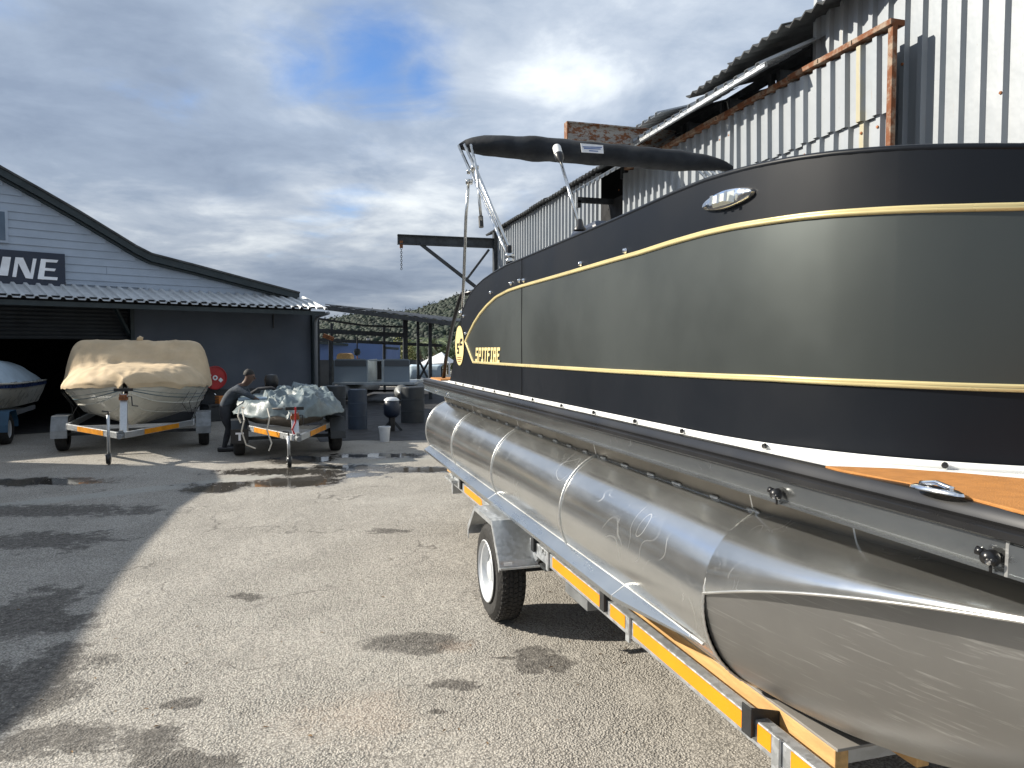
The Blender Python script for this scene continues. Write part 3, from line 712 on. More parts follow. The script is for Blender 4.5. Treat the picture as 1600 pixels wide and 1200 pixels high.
# deck with white edge
def deck_outline(inset):
    v0, v1 = 1.19 + inset, 2 * BC - 1.19 - inset; u0_, u1_ = .32 + inset, 7.02 - inset; pts = []
    for (cx_, cy_, a0) in ((v0 + .3, u0_ + .3, 180), (v1 - .3, u0_ + .3, 270)):
        for k in range(9): a = R(a0 + k * 11.25); pts.append((cx_ + .3 * math.cos(a), cy_ + .3 * math.sin(a)))
    return pts + [(v1, u1_), (v0, u1_)]
MB().prism([(x, y, 1.375) for x, y in deck_outline(.005)], (0, 0, .027)).build('deck', 'white_gel', pb_)
# white extrusion under the fence
pts = strip(sample(.01, SL, 90), lambda s: 1.402, lambda s: 1.42, 0, 1, .012)
both(pts, 'fence_base_trim', 'white_gel', solid=.006)
for x in list(range(707, 1160, 1)):
    pass
bolt_s = [.35, .62, .95, 1.25, 1.55, 1.9, 2.35, 2.8, 3.2, 3.6, 3.95, 4.35, 4.8]
for s in bolt_s:
    p = path(s) + out(s) * .02 + Vector((0, 0, 1.412)); MB().lathe([(0, .008), (.007, .007), (.008, 0)], p, out(s), 8).build('deck_bolt', 'black_plastic', pb_)
# orange non slip mat in the bow corner
a1, a2, a3, a4 = on_z(1289, 731, 1.405), on_z(1400, 735, 1.405), on_z(1500, 742, 1.405), on_z(1600, 751, 1.405)
b1, b2, b3 = on_z(1310, 737, 1.405) + Vector((.004, 0, 0)), on_z(1440, 764, 1.405) + Vector((.010, 0, 0)), on_z(1600, 806, 1.405) + Vector((.010, 0, 0))
poly = [b1, a1, a1 + Vector((.004, -.0, 0)), a2, a3, a4]
ext = a4 + Vector((.35, -.17, 0)); ext2 = Vector((BC - .1, .86, 1.405)); ext3 = Vector((BC - .1, .42, 1.405)); e4 = Vector((b3.x + .12, .45, 1.405)); e5 = Vector((b3.x, .62, 1.405))
poly2 = [Vector((p.x, p.y, 1.403)) for p in (a1, a2, a3, a4, ext, ext2, ext3, e4, e5, b3, b2, b1)]
MB().prism(poly2, (0, 0, .007)).build('deck_mat', 'orange_mat', pb_, bevel=.002)
pq = [Vector((p.x * 1.0 + 0, p.y, p.z)) for p in poly2]; MB().prism([Vector((2 * BC - p.x, p.y, p.z)) for p in poly2], (0, 0, .007)).build('deck_mat', 'orange_mat', pb_)
MB().box((1.32, 6.72, 1.409), (.2, .5, .012)).build('deck_mat', 'orange_mat', pb_)
# folding cleat on the mat
c0 = on_z(1463, 768, 1.412); ca, cb = on_z(1421, 759, 1.412), on_z(1506, 776, 1.412); dx = (cb - ca); dn = dx.normalized(); pn = Vector((-dn.y, dn.x, 0)); hl2 = dx.length / 2
rows = []
for rr_, o in ((1, 0), (.96, .005), (.8, .008)):
    rows.append([c0 + dn * hl2 * rr_ * math.copysign(abs(math.cos(t)) ** 1.1, math.cos(t)) + pn * .017 * rr_ * math.sin(t) + Vector((0, 0, o)) for t in [2 * math.pi * k / 28 for k in range(28)]])
mb = MB().grid(rows, True); mb.f.append(tuple(len(mb.v) - 28 + k for k in range(28))); cle = mb.build('cleat', 'chrome', pb_, smooth=True, auto=40)
MB().tube([c0 + dn * a + Vector((0, 0, .010 + .007 * (1 - abs(a) / (hl2 * .6)))) for a in sample(-hl2 * .6, hl2 * .6, 8)], .005, 8).build('cleat_bar', 'chrome', cle, smooth=True)
for a in (-.45, .45): MB().lathe([(0, .004), (.006, .003), (.007, 0)], c0 + dn * hl2 * a + Vector((0, 0, .008)), (0, 0, 1), 10).build('cleat_socket', 'black_plastic', cle)
# rub rail and aluminium side rail (both sides)
def rail_outline(off):
    v0, v1 = 1.19 - off, 2 * BC - 1.19 + off; u0_, u1_ = .32 - off, 7.03; pts = [(v0, u1_)]
    for (cx_, cy_, a0) in ((v0 + .3, u0_ + .3, 180), (v1 - .3, u0_ + .3, 270)):
        if len(pts) == 1:
            for k in range(12): pts.append((v0, lerp(u1_, cy_, k / 12)))
        for k in range(9): a = R(a0 + k * 11.25); pts.append((cx_ + .3 * math.cos(a), cy_ + .3 * math.sin(a)))
    return pts + [(v1, u1_)]
def extr(profile, name, m, smooth=True):
    rows = [[Vector((x, y, z)) for x, y in rail_outline(o)] for o, z in profile]
    return MB().grid(rows).build(name, m, pb_, smooth=smooth, auto=35)
extr([(-.02, 1.400), (.004, 1.408), (.022, 1.404), (.030, 1.394), (.034, 1.382), (.028, 1.374), (.036, 1.368), (.038, 1.356), (.028, 1.350), (.01, 1.348)], 'rub_rail', 'black_rubber')
extr([(.012, 1.352), (.020, 1.349), (.021, 1.335), (.019, 1.302), (.027, 1.296), (.027, 1.290), (.0, 1.288)], 'side_rail', 'aluminium_rail')
j = on_v(1577, 880, 1.17); MB().tube([(1.168, j.y, 1.352), (1.166, j.y, 1.29)], .005, 6).build('rail_joint', 'weld', pb_)
MB().prism([(1.167, j.y - .004, 1.347), (1.167, j.y - .25, 1.347), (1.167, j.y - .25, 1.298), (1.167, j.y - .004, 1.298)], (-.004, 0, 0)).build('corner_plate', 'aluminium_strake', pb_)
for (x, y) in ((1216, 772), (1551, 871)):
    p = on_v(x, y, 1.16); kb = MB().lathe([(.0, .02), (.010, .019), (.014, .01), (.016, 0)], p, (-1, 0, 0), 12); kb.tube([p + Vector((-.01, -.004, 0)), p + Vector((-.014, -.016, -.004))], .006, 8); kb.tube([p + Vector((-.006, .012, .006)), p + Vector((-.01, .024, .008))], .008, 8); kb.tube([p + Vector((-.004, 0, -.01)), p + Vector((-.004, 0, -.026))], .003, 6)
    k_ = kb.build('fender_clip', 'black_rubber', pb_, smooth=True); MB().lathe([(0, .004), (.005, .003), (.006, 0)], p + Vector((-.018, -.008, -.004)), (-1, -.3, 0), 8).build('clip_screw', 'chrome', k_)
for (x, y) in ((681, 611), (698, 616)):
    p = on_v(x, y, 1.165); MB().lathe([(0, .006), (.012, .005), (.014, 0)], p, (-1, 0, 0), 10).build('rail_bolt', 'chrome', pb_)
MB().box((BC, 7.03, 1.35), (2.3, .03, .11)).build('stern_rail', 'aluminium_rail', pb_)
# joists under the deck
for k in range(16):
    MB().box((BC, .75 + k * .41, 1.32), (2.2, .05, .09)).build('joist', 'aluminium_rail', pb_)
MB().box((BC, 3.75, 1.372), (2.22, 6.4, .004)).build('under_skin', 'steel_shade', pb_)
# tubes
def tube_set(sign, vc):
    def X(o): return vc + sign * o
    RT, ZC = .295, .90
    seams = [1.98, 3.27, 4.56, 5.83, 7.06]
    for i in range(4):
        rows = []
        for u_ in sample(seams[i], seams[i + 1], 6):
            rows.append([(X(-RT * math.cos(a)), u_, ZC + RT * math.sin(a)) for a in [2 * math.pi * k / 56 for k in range(56)]])
        MB().grid(rows, True).build('tube_section', 'aluminium', pb_, smooth=True)
        MB().tube([(X(-(RT + .0025) * math.cos(a)), seams[i] - (.004 if i == 0 else 0), ZC + (RT + .0025) * math.sin(a)) for a in sample(0, 2 * math.pi, 170)], [.0036 + .0016 * (k % 2) + random.uniform(0, .0007) for k in range(171)], 6, False).build('ring_weld', 'weld', pb_, smooth=True)
    MB().add([(X(-RT * math.cos(2 * math.pi * k / 56)), 7.05, ZC + RT * math.sin(2 * math.pi * k / 56)) for k in range(56)], [tuple(range(56))]).build('end_cap', 'aluminium', pb_)
    MB().tube([(X(-RT * math.cos(a)), 7.06, ZC + RT * math.sin(a)) for a in sample(0, 2 * math.pi, 56)], .006, 6, False).build('ring_weld', 'weld', pb_, smooth=True)
    # nose
    def sec(t):
        w_ = max(.012, RT * (1 - t ** 3.2)); zc_ = interp([0, .47, .68, 1], [.935, 1.142, 1.203, 1.235], t); zk = .605 + .58 * t ** 2.1
        zt_ = 1.195 + .05 * t; zc_ = .935 + .56 * t - .26 * t * t; return w_, zc_, min(zk, zc_ - .01), zt_
    up_, lo_, lip = [], [], []
    for t in sample(0, 1, 30):
        w_, zc_, zk, zt_ = sec(t); u_ = 1.98 - 1.5 * t; oh = .003 + .085 * min(1, t * 1.5) * (1 - max(0, t - .75) * 3)
        up_.append([(X(-(w_) * math.cos(a)), u_, zc_ + (zt_ - zc_) * math.sin(a)) for a in [math.pi * k / 30 for k in range(31)]])
        wl = max(.008, w_ - oh)
        lo_.append([(X(-wl * math.cos(a)), u_, zc_ - .004 - (zc_ - zk) * math.sin(a) ** (1 - .0 * t)) for a in [math.pi * k / 30 for k in range(31)]])
        lip.append((X(-w_ - .002), u_, zc_ - .002))
    MB().grid(up_).build('nose_upper', 'aluminium', pb_, smooth=True); MB().grid(lo_).build('nose_lower', 'aluminium_nose', pb_, smooth=True)
    fl = [[Vector(p), Vector((p[0] + sign * .10, p[1], p[2] + .001))] for p in lip]; MB().grid(fl).build('spray_lip', 'aluminium_strake', pb_, smooth=True, solid=.004)
    MB().tube(lip, .0042, 6).build('lip_weld', 'weld', pb_, smooth=True)
    # riser bracket on top with stitch welds
    a_w = math.asin(min(1, (1.175 - ZC) / RT))
    vw = X(-RT * math.cos(a_w))
    MB().grid([[(vw, u_, ZC + RT * math.sin(a_w)) for u_ in (1.0, 7.03)], [(vw - sign * .03, u_, 1.289) for u_ in (1.0, 7.03)]]).build('riser', 'riser_dull', pb_, solid=.004)
    MB().grid([[(vw - sign * .010, u_, ZC + RT * math.sin(a_w) - .003) for u_ in (1.2, 7.03)], [(vw + sign * .012, u_, ZC + RT * math.sin(a_w) + .010) for u_ in (1.2, 7.03)]]).build('riser_flange', 'aluminium', pb_, solid=.003)
    q = 1.5
    while q < 6.9:
        L_ = random.uniform(.04, .07); pts = [(vw - sign * (.007 + random.uniform(0, .002)), q + k * L_ / 7, ZC + RT * math.sin(a_w) + .001 + random.uniform(-.001, .001)) for k in range(8)]
        MB().tube(pts, [.003, .007, .0055, .0075, .0055, .0075, .006, .003], 6).build('stitch_weld', 'weld', pb_, smooth=True); q += .235 + random.uniform(-.02, .02)
    for q in (2.0, 3.27, 4.56, 5.83, 1.55): MB().tube([(vw - sign * .003, q, 1.178), (vw - sign * .03, q, 1.285)], .003, 5).build('riser_weld', 'weld', pb_)
    # lifting strake low on the outside
    def strake(u0_, u1_, taper0, seg):
        a_in = math.atan2(.855 - .95, .297)
        rows = []
        for u_ in sample(u0_, u1_, 8):
            k = 1.0
            zi, wi = .757, math.sqrt(RT ** 2 - (.757 - ZC) ** 2)
            zo, wo = .721, wi + .057; zu_, wu = .704, wi + .055; zb_, wb = .68, math.sqrt(RT ** 2 - (.68 - ZC) ** 2) - .004
            f = 1 if not taper0 else min(1, (u_ - u0_) / (u1_ - u0_))
            z_t, w_t = .752, wi + .004
            def bl(w_, z_, d): return (X(-lerp(w_t, w_, f)), u_, lerp(z_t - d, z_, f))
            rows.append([bl(wi, zi, 0), bl(wo, zo, .001), bl(wu, zu_, .004), bl(wb, zb_, .005)])
        MB().grid(rows).build('strake', 'aluminium_strake', pb_, solid=.002)
        return rows
    r1 = strake(4.56, 7.04, False, 0); r2 = strake(2.62, 4.555, False, 0); r3 = strake(2.03, 2.615, True, 0)
    MB().tube([r[0] for r in r1[:]], .0035, 5).build('strake_weld', 'weld', pb_); MB().tube([r[0] for r in r2], .0035, 5).build('strake_weld', 'weld', pb_); MB().tube([r[0] for r in r3], .0035, 5).build('strake_weld', 'weld', pb_)
    for rr_ in (r1[0], r2[0]): MB().tube(rr_[:3], .0035, 5).build('strake_weld', 'weld', pb_)
    MB().tube([r3[0][0], r3[1][0], (r3[1][1])], .005, 5).build('strake_weld', 'weld', pb_)
tube_set(1, 1.48); tube_set(-1, 2 * BC - 1.48)
# console cover and seat backs seen over the fence
pc = on_v(950, 345, 1.75); u_c = on_v(945, 350, 1.6).y
MB().prism([(1.45, u_c + .28, 1.42), (1.45, u_c + .28, 2.20), (1.45, u_c + .12, 2.335), (1.45, u_c - .20, 2.34), (1.45, u_c - .32, 2.2), (1.45, u_c - .32, 1.42)], (.62, 0, 0)).build('console_cover', 'vinyl_navy', pb_, bevel=.03)
for (v0, u0_, u1_) in ((1.3, 4.3, 5.6), (2.75, 4.2, 5.6), (2.75, 1.8, 3.3), (1.3, 2.0, 3.0)):
    MB().box((v0 + .3, (u0_ + u1_) / 2, 1.62), (.58, u1_ - u0_, .4)).build('seat_base', 'vinyl_navy', pb_, bevel=.04)
# all round light on its pole
p0, p1 = on_v(906, 356, 1.27), on_v(876, 252, 1.27); p1.y = lerp(p0.y, p1.y, 1)
MB().tube([p0, p1], .008, 10).build('light_pole', 'stainless', pb_, smooth=True)
MB().lathe([(.03, 0), (.03, .008), (.018, .02), (.012, .05), (.0, .055)], p0 - Vector((0, 0, .012)), (0, 0, 1), 14).build('pole_base', 'black_plastic', pb_, smooth=True)
ax = (p1 - p0).normalized()
MB().lathe([(.008, -.01), (.012, 0), (.022, .02), (.0235, .04), (.0235, .048), (0, .05)], p1, ax, 16).build('lamp_base', 'black_plastic', pb_, smooth=True)
MB().lathe([(.021, .045), (.0215, .06), (.0215, .10), (.018, .108), (0, .11)], p1, ax, 16).build('lamp_lens', 'white_gel', pb_, smooth=True, auto=40)
# bimini: raked bows and canvas boot across the boat
VB, VS = 1.27, 2 * BC - 1.27
base = on_v(797, 407, VB); topL = on_v(717, 227, VB)
zTop = topL.z; uTop = topL.y
endR = on_v(1142, 262, VS)
cv = []
NB = 44
CMi = CM.inverted()
def proj(p): c = CMi @ (Vector(p) - Vector((0, 0, H))); return 800 + F * c.x / -c.z, 600 - F * c.y / -c.z
def z_at(v_, u_, ys):
    z = 3.2
    for _ in range(6):
        x, y = proj((v_, u_, z)); z += (y - interp(ys[0], ys[1], x)) / F * (u_ * CP + v_ * SP)
    return z
for i in range(NB + 1):
    t = i / NB; v_ = lerp(VB - .0, VS, t); px = None
    cu = lerp(uTop, endR.y, t)
    yc = z_at(v_, cu, ([716, 730, 745, 800, 880, 960, 1040, 1100, 1128, 1143], [229, 226, 227, 230, 236, 242.5, 249.5, 254, 258, 265]))
    hh = interp([0, .03, .1, .25, .5, .8, .93, 1], [.02, .05, .08, .095, .088, .08, .055, .03], t); ww = hh * 1.2
    row = []
    for k in range(18):
        a = 2 * math.pi * k / 18; rr_ = 1 + .10 * noise.noise(Vector((t * 9, math.cos(a) * 1.5, math.sin(a) * 1.5))) + .03 * math.sin(t * 60 + a * 2)
        row.append((v_, cu + ww * rr_ * math.cos(a), yc + hh * rr_ * math.sin(a)))
    cv.append(row)
mb = MB().grid(cv, True); mb.f += [tuple(range(18)), tuple(len(mb.v) - 1 - k for k in range(18))]
boot = mb.build('bimini_boot', 'canvas_black', pb_, smooth=True)
lu = uTop
def bootp(x, y, off=.0):              # point on near side of the boot
    d = raydir(x, y); tt = (lerp(uTop, endR.y, .45) - .155) / d.y; return Vector((0, 0, H)) + d * tt
lab = [bootp(907, 224), bootp(942, 227), bootp(943, 240), bootp(909, 238)]
lb = MB().prism(lab, (0, -.004, 0)).build('maker_label', 'sign_white', boot)
simple('print_blue', (.08, .16, .4), .5)
mk = MB()
for (x0, x1, y0) in ((910, 940, 229), (912, 938, 231.5), (920, 934, 235)): mk.prism([bootp(x0, y0) + Vector((0, -.006, 0)), bootp(x1, y0 + 1) + Vector((0, -.006, 0)), bootp(x1, y0 + 2.4) + Vector((0, -.006, 0)), bootp(x0, y0 + 1.4) + Vector((0, -.006, 0))], (0, -.001, 0))
mk.build('label_print', 'print_blue', lb)
for sgn, vv in ((1, VB), (-1, VS)):
    def PV(x, y): p = on_v(x, y, VB); return Vector((vv, p.y, p.z))
    MB().tube([PV(717, 228), PV(735, 268), PV(755, 310), PV(780, 368), PV(797, 407)], .0125, 8).build('bimini_bow', 'stainless', pb_, smooth=True)
    MB().tube([PV(722, 226) + Vector((sgn * .02, 0, 0)), PV(741, 268) + Vector((sgn * .02, 0, 0)), PV(797, 402) + Vector((sgn * .02, 0, 0))], .0125, 8).build('bimini_bow', 'stainless', pb_, smooth=True)
    MB().tube([PV(727, 226) + Vector((sgn * .045, 0, 0)), PV(744, 262), PV(748, 300), PV(752, 345)], .0105, 8).build('bimini_strut', 'stainless', pb_, smooth=True)
    MB().tube([PV(751, 338), PV(752, 355)], .018, 8).build('strut_end', 'black_plastic', pb_)
    MB().tube([PV(732, 284), PV(728, 340), PV(725, 430), PV(722, 490)], .0125, 8).build('rear_brace', 'stainless', pb_, smooth=True)
    for (x, y) in ((735, 268), (742, 262), (733, 284), (722, 489), (796, 400), (797, 408)):
        q = PV(x, y); MB().lathe([(0, .026), (.02, .024), (.022, 0), (.02, -.024), (0, -.026)], q, (1, 0, 0), 10).build('hinge', 'stainless', pb_, smooth=True)
    MB().box(PV(795, 396), (.03, .05, .10)).build('deck_hinge', 'black_plastic', pb_, bevel=.008)
def PE(x, y, v=VS): return on_v(x, y, v)
for k in range(3):
    a_ = PE(1118 + k * 10, 258, VS); MB().tube([a_, a_ + Vector((0, -.5, -.55))], .0125, 8).build('bimini_bow', 'stainless', pb_, smooth=True)

# ------------------------------------------------------------------ trailer under the pontoon boat
tr = thing('boat_trailer', (BC, 4.0, 0), 'galvanised trailer with orange reflector strips carrying the charcoal pontoon boat', 'trailer')
FVv = 1.30
for vv, sg in ((FVv, 1), (2 * BC - FVv, -1)):
    fr = MB().box((vv + sg * .0225, 3.55, .536), (.045, 5.9, .078)).build('frame_rail', 'galvanised', tr, bevel=.004)
    for (ya, yb) in ((5.26, 5.86), (2.985, 3.69), (2.78, 2.93), (1.90, 2.70), (1.79, 1.855), (.9, 1.7)):
        n_ = 10; hh = .053
        poly = [(vv - sg * .003, ya, .517), (vv - sg * .003, yb, .517), (vv - sg * .003, yb, .517 + hh), (vv - sg * .003, ya + .045, .517 + hh), (vv - sg * .003, ya + .015, .517 + hh * .8), (vv - sg * .003, ya + .003, .517 + hh * .45)] if (yb - ya) > .5 else [(vv - sg * .003, ya, .517), (vv - sg * .003, yb, .517), (vv - sg * .003, yb, .57), (vv - sg * .003, ya, .57)]
        MB().prism(poly, (sg * .002, 0, 0)).build('reflector_strip', 'orange_tape', tr)
    # bunk plank with smooth strip on top
    bv = vv + sg * .085
    for kx, vvv in enumerate((bv, vv + sg * .36)):
        MB().box((vvv + sg * .022, 4.33, .5485), (.044, 5.4, .093)).build('bunk_plank', 'timber', tr, bevel=.003)
        MB().box((vvv + sg * (.076 if kx == 0 else .03), 4.33, .6), (.155 if kx == 0 else .09, 5.42, .009)).build('bunk_strip', 'strip_grey', tr, bevel=.002)
    # bunk brackets: channel ends standing proud of the frame
    for q in (2.97, 1.87, 5.95, 3.98):
        MB().prism([(vv - sg * .013, q, .522), (vv + sg * .145, q, .522), (vv + sg * .09, q, .588), (vv - sg * .013, q, .612)], (0, .006, 0)).box((vv - sg * .0155, q + .02, .567), (.005, .05, .09)).build('bunk_bracket', 'bracket_dark', tr, bevel=.0015)
        MB().prism([(vv - sg * .006, q + .012, .535)] + [(vv - sg * .006, q + .012 + .038 * math.cos(R(a)) , .535 + .034 * math.sin(R(a))) for a in range(0, 91, 15)], (sg * .002, 0, 0)).build('strip_end_plate', 'bracket_dark', tr)
    for q in (3.76, 2.74, 1.76): MB().box((vv - sg * .006, q, .53), (.010, .035, .105)).build('clamp_plate', 'galvanised', tr, bevel=.002)
    for q in (3.85, 3.80): MB().lathe([(0, .012), (.012, .01), (.013, 0)], (vv - sg * .002, q, .56), (-sg, 0, 0), 6).build('bolt', 'galvanised', tr)
    MB().box((vv + sg * .03, 3.35, .47), (.06, .3, .05)).build('spring_hanger', 'steel_shade', tr)
for q in (1.81, 2.80, 3.93, 5.95): MB().box((BC, q, .475), (2 * (BC - FVv) - .1, .06, .05)).build('cross_member', 'galvanised', tr)
MB().box((BC, 4.42, .31), (2 * (BC - 1.30), .06, .06)).build('axle', 'dark_steel', tr)
for q in (FVv + .1, 2 * BC - FVv - .1): MB().box((q, 4.42, .40), (.06, .8, .02)).build('leaf_spring', 'dark_steel', tr)
MB().box((BC, .0, .5), (.09, 3.0, .09)).build('drawbar', 'galvanised', tr)
MB().box((FVv + .03, 6.32, .50), (.08, .05, .16)).box((FVv + .0, 6.3, .55), (.10, .3, .02)).build('rear_bracket', 'galvanised', tr)
# wheels: contact from the photo
def wheel(cx_, cy_, sg):
    r_, wd = .30, .185
    wroot = MB()
    prof = [(.19, -.0), (.197, .012), (.235, .002), (.262, .004), (.282, .018), (.292, .03)]
    full = prof + [(.299, .045), (.2995, wd / 2), (.299, wd - .045), (.292, wd - .03), (.282, wd - .018), (.262, wd - .004), (.235, wd - .002), (.19, wd)]
    wroot.lathe([(a, b_) for a, b_ in full], (cx_, cy_, r_), (sg, 0, 0), 64)
    ty = wroot.build('tyre', 'tyre', tr, smooth=True, auto=30)
    # tread ribs and sipes
    tm = MB()
    for band, (o0, o1) in enumerate(((.042, .062), (.066, .090), (.095, .119), (.123, .143))):
        n_ = 60
        for k in range(n_):
            a0 = 2 * math.pi * (k + (.5 if band % 2 else 0)) / n_; a1 = a0 + 2 * math.pi / n_ * .84; sk = .012 * (1 if band % 2 else -1)
            q = []
            for rr_ in (.296, .3045):
                for a, o in ((a0, o0), (a1, o0), (a1 + sk * 2, o1), (a0 + sk * 2, o1)): q.append((cx_ + sg * o, cy_ + rr_ * math.cos(a), r_ + rr_ * math.sin(a)))
            tm.add(q, [(4, 5, 6, 7), (0, 1, 5, 4), (1, 2, 6, 5), (2, 3, 7, 6), (3, 0, 4, 7)])
    for k in range(48):
        a0 = 2 * math.pi * k / 48; a1 = a0 + .07
        for o0, o1 in ((.024, .038), (wd - .038, wd - .024)):
            q = []
            for rr_ in (.286, .3005):
                for a, o in ((a0, o0), (a1, o0), (a1, o1), (a0, o1)): q.append((cx_ + sg * o, cy_ + rr_ * math.cos(a), r_ + rr_ * math.sin(a)))
            tm.add(q, [(4, 5, 6, 7), (0, 1, 5, 4), (1, 2, 6, 5), (2, 3, 7, 6), (3, 0, 4, 7)])
    t_ = tm.build('tread', 'tyre', ty); t_['kind'] = 'stuff'
    rm = MB().lathe([(.192, -.002), (.186, -.006), (.182, .004), (.176, .01), (.166, .014), (.160, .03), (.155, .05), (.135, .062), (.12, .052), (.09, .046), (.06, .04), (.058, .02), (.03, .016), (0, .016)], (cx_, cy_, r_), (sg, 0, 0), 48).build('rim', 'rim', tr, smooth=True, auto=40)
    for k in range(5):
        a = 2 * math.pi * k / 5; MB().lathe([(0, -.014), (.009, -.012), (.010, 0)], (cx_ + sg * .045, cy_ + .075 * math.cos(a), r_ + .075 * math.sin(a)), (sg, 0, 0), 6).build('wheel_nut', 'chrome', rm)
    for k in range(8):
        a = 2 * math.pi * (k + .5) / 8; MB().lathe([(0, -.001), (.013, -.001), (.014, .004)], (cx_ + sg * .057, cy_ + .13 * math.cos(a), r_ + .13 * math.sin(a)), (sg, 0, 0), 10).build('rim_hole', 'black_plastic', rm)
WY = 4.42
wheel(1.115, WY, 1); wheel(2 * BC - 1.115, WY, -1)
for v0, sg in ((1.09, 1), (2 * BC - 1.09, -1)):
    pr = [(-.44, .42), (-.40, .455), (-.30, .64), (-.24, .655), (.20, .655), (.27, .64), (.41, .47), (.41, .42)]
    pr = [(-.42, .435), (-.405, .475), (-.24, .668), (.20, .668), (.40, .50), (.40, .44)]
    rows = [[(v0 + sg * o, WY + a, z) for a, z in pr] for o in (0, .23)]
    MB().grid(rows).build('mudguard', 'galvanised', tr, solid=.004)
    ins = [(v0, WY + a, z) for a, z in pr]; lo = [(v0 - .0, WY + a * (.94 if abs(a) > .3 else .97), z - .028) for a, z in pr]
    MB().grid([ins, lo]).build('mudguard_lip', 'galvanised', tr, solid=.004)
    MB().box((v0 + sg * .115, WY - .43, .437), (.235, .03, .01)).build('mudguard_edge', 'galvanised', tr)
    MB().box((v0 + sg * .05, WY - .416, .455), (.05, .003, .022)).build('plate_sticker', 'white_gel', tr)
    MB().bar((v0 + sg * .22, WY - .38, .46), (FVv * 1 + .02 if sg > 0 else 2 * BC - FVv - .02, WY - .42, .50), .03, .05).build('mudguard_stay', 'galvanised', tr)

# ------------------------------------------------------------------ boat shop (left building)
def facX(x): return 18 * 1720 / (2050 - x)
FP0 = cw((0 - 800) / F * facX(0), facX(0)); FP1 = cw((512 - 800) / F * facX(512), facX(512))
FD = (FP1 - FP0).normalized(); FN = Vector((FD.y, -FD.x, 0))      # FN points out of the facade
if FN.dot(-FP0) < 0: FN = -FN
def fpx(x, y, off=0.0):                # pixel on the facade plane -> (s, z)
    p = on_plane(x, y, FP0 + FN * off, FN); return (p - FP0).dot(FD), p.z
def fp(s, z, off=0.0): return FP0 + FD * s + FN * off + Vector((0, 0, z))
FROT = Matrix((FD, FN, Vector((0, 0, 1)))).transposed()
def fbox(mb, s, z, off, ds, dz, do): return mb.box(fp(s, z, off), (ds, do, dz), FROT)
shop = thing('boat_shop', fp(2, 0), 'white weatherboard boat shop, its shade coloured pale blue, with dark curved roof edge and ribbed canopy', 'building')
prof = [fpx(x, y) for x, y in ((0, 276), (60, 309), (120, 343), (180, 379), (208, 396), (232, 408), (300, 425), (380, 446), (462, 467))]
peak = (prof[0][0] - .3, prof[0][1] + .18)
left_p = [(peak[0] - 2.4, peak[1] - 1.8), (peak[0] - 5.5, peak[1] - 2.2), (peak[0] - 8.0, peak[1] - 2.5)]
RP = list(reversed(left_p)) + [peak] + prof
rs, rzz = [p[0] for p in RP], [p[1] for p in RP]
s_end = fpx(490, 560)[0]; s_jamb = fpx(209, 560)[0]
zcan = fpx(105, 447)[1] - .02
z = zcan; hb = .165
while z < peak[1] - .1:
    zc_ = z + hb
    # span where the roof is above the board's middle
    ss = [q for q in sample(rs[0], rs[-1], 400) if interp(rs, rzz, q) > zc_ - .02]
    if ss:
        a, b = ss[0], ss[-1]
        cuts = [a] + [c for c in (a + 3.6 + (hash(round(z * 10)) % 5) * .5,) if a + 1 < c < b - 1] + [b]
        for i in range(len(cuts) - 1):
            p0, p1 = cuts[i] + .003, cuts[i + 1] - .003
            q = [fp(p0, z, .034), fp(p1, z, .034), fp(p1, z + hb + .015, .010), fp(p0, z + hb + .015, .010)]
            MB().add(q + [fp(p0, z, .0), fp(p1, z, .0)], [(0, 1, 2, 3), (4, 5, 1, 0), (4, 0, 3), (5, 2, 1)]).build('siding_board', 'siding', shop)
    z += hb
top = [fp(a, b - .04, .0) for a, b in RP]; bot = [fp(a, zcan - .12, .0) for a, b in RP]
MB().grid([bot, top]).build('gable_wall', 'siding', shop)
# roof edge board, drip moulding and roof
def band(o0, o1, z0_, z1_, name, m):
    rows = [[fp(a, b + z0_, o0) for a, b in RP], [fp(a, b + z0_, o1) for a, b in RP], [fp(a, b + z1_, o1) for a, b in RP], [fp(a, b + z1_, o0) for a, b in RP]]
    MB().grid(rows).build(name, m, shop)
band(-.1, .22, -.02, .17, 'barge_board', 'roof_trim'); band(.0, .13, -.07, -.03, 'soffit_mould', 'roof_trim')
rows = [[fp(a, b + .15, .25) for a, b in RP], [fp(a, b + .15, -14) for a, b in RP]]
MB().grid(rows).build('roof', 'roof_dark_sheet', shop, solid=.04)
# canopy of ribbed sheets
c_in = .0; c_out = 1.25
zo = fpx(209, 472, c_out)[1]; zi = zcan + .02; sc_end = fpx(513, 486, c_out)[0]; s_beg = -8.5
q = sc_end - 4 * PIT * 1.3; PT = PIT * 1.3
while q > s_beg:
    rr = []
    for t in (0, 1):
        row = []
        for i in range(4):
            a = q + i * PT
            for da, o in ((0, 0), (.54, 0), (.62, .045), (.88, .045), (.97, 0)): row.append(fp(a + PT * da, lerp(zi, zo, t) + o, lerp(.04, c_out, t)))
        row.append(fp(q + 4 * PT, lerp(zi, zo, t), lerp(.04, c_out, t))); rr.append(row)
    MB().grid(rr).build('canopy_sheet', 'canopy_sheet_paint', shop, solid=.005); q -= 4 * PT
mb = MB(); fbox(mb, (s_beg + sc_end) / 2, zo - .09, c_out - .1, sc_end - s_beg - .1, .10, .06); mb.build('canopy_beam', 'roof_trim', shop)
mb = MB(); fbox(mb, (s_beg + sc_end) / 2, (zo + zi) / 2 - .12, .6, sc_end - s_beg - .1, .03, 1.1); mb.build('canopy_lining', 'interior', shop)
mb = MB(); fbox(mb, (fpx(102, 447)[0] + fpx(226, 454)[0]) / 2, zi + .06, .05, fpx(226, 454)[0] - fpx(102, 447)[0], .04, .03); mb.build('flashing', 'siding', shop)
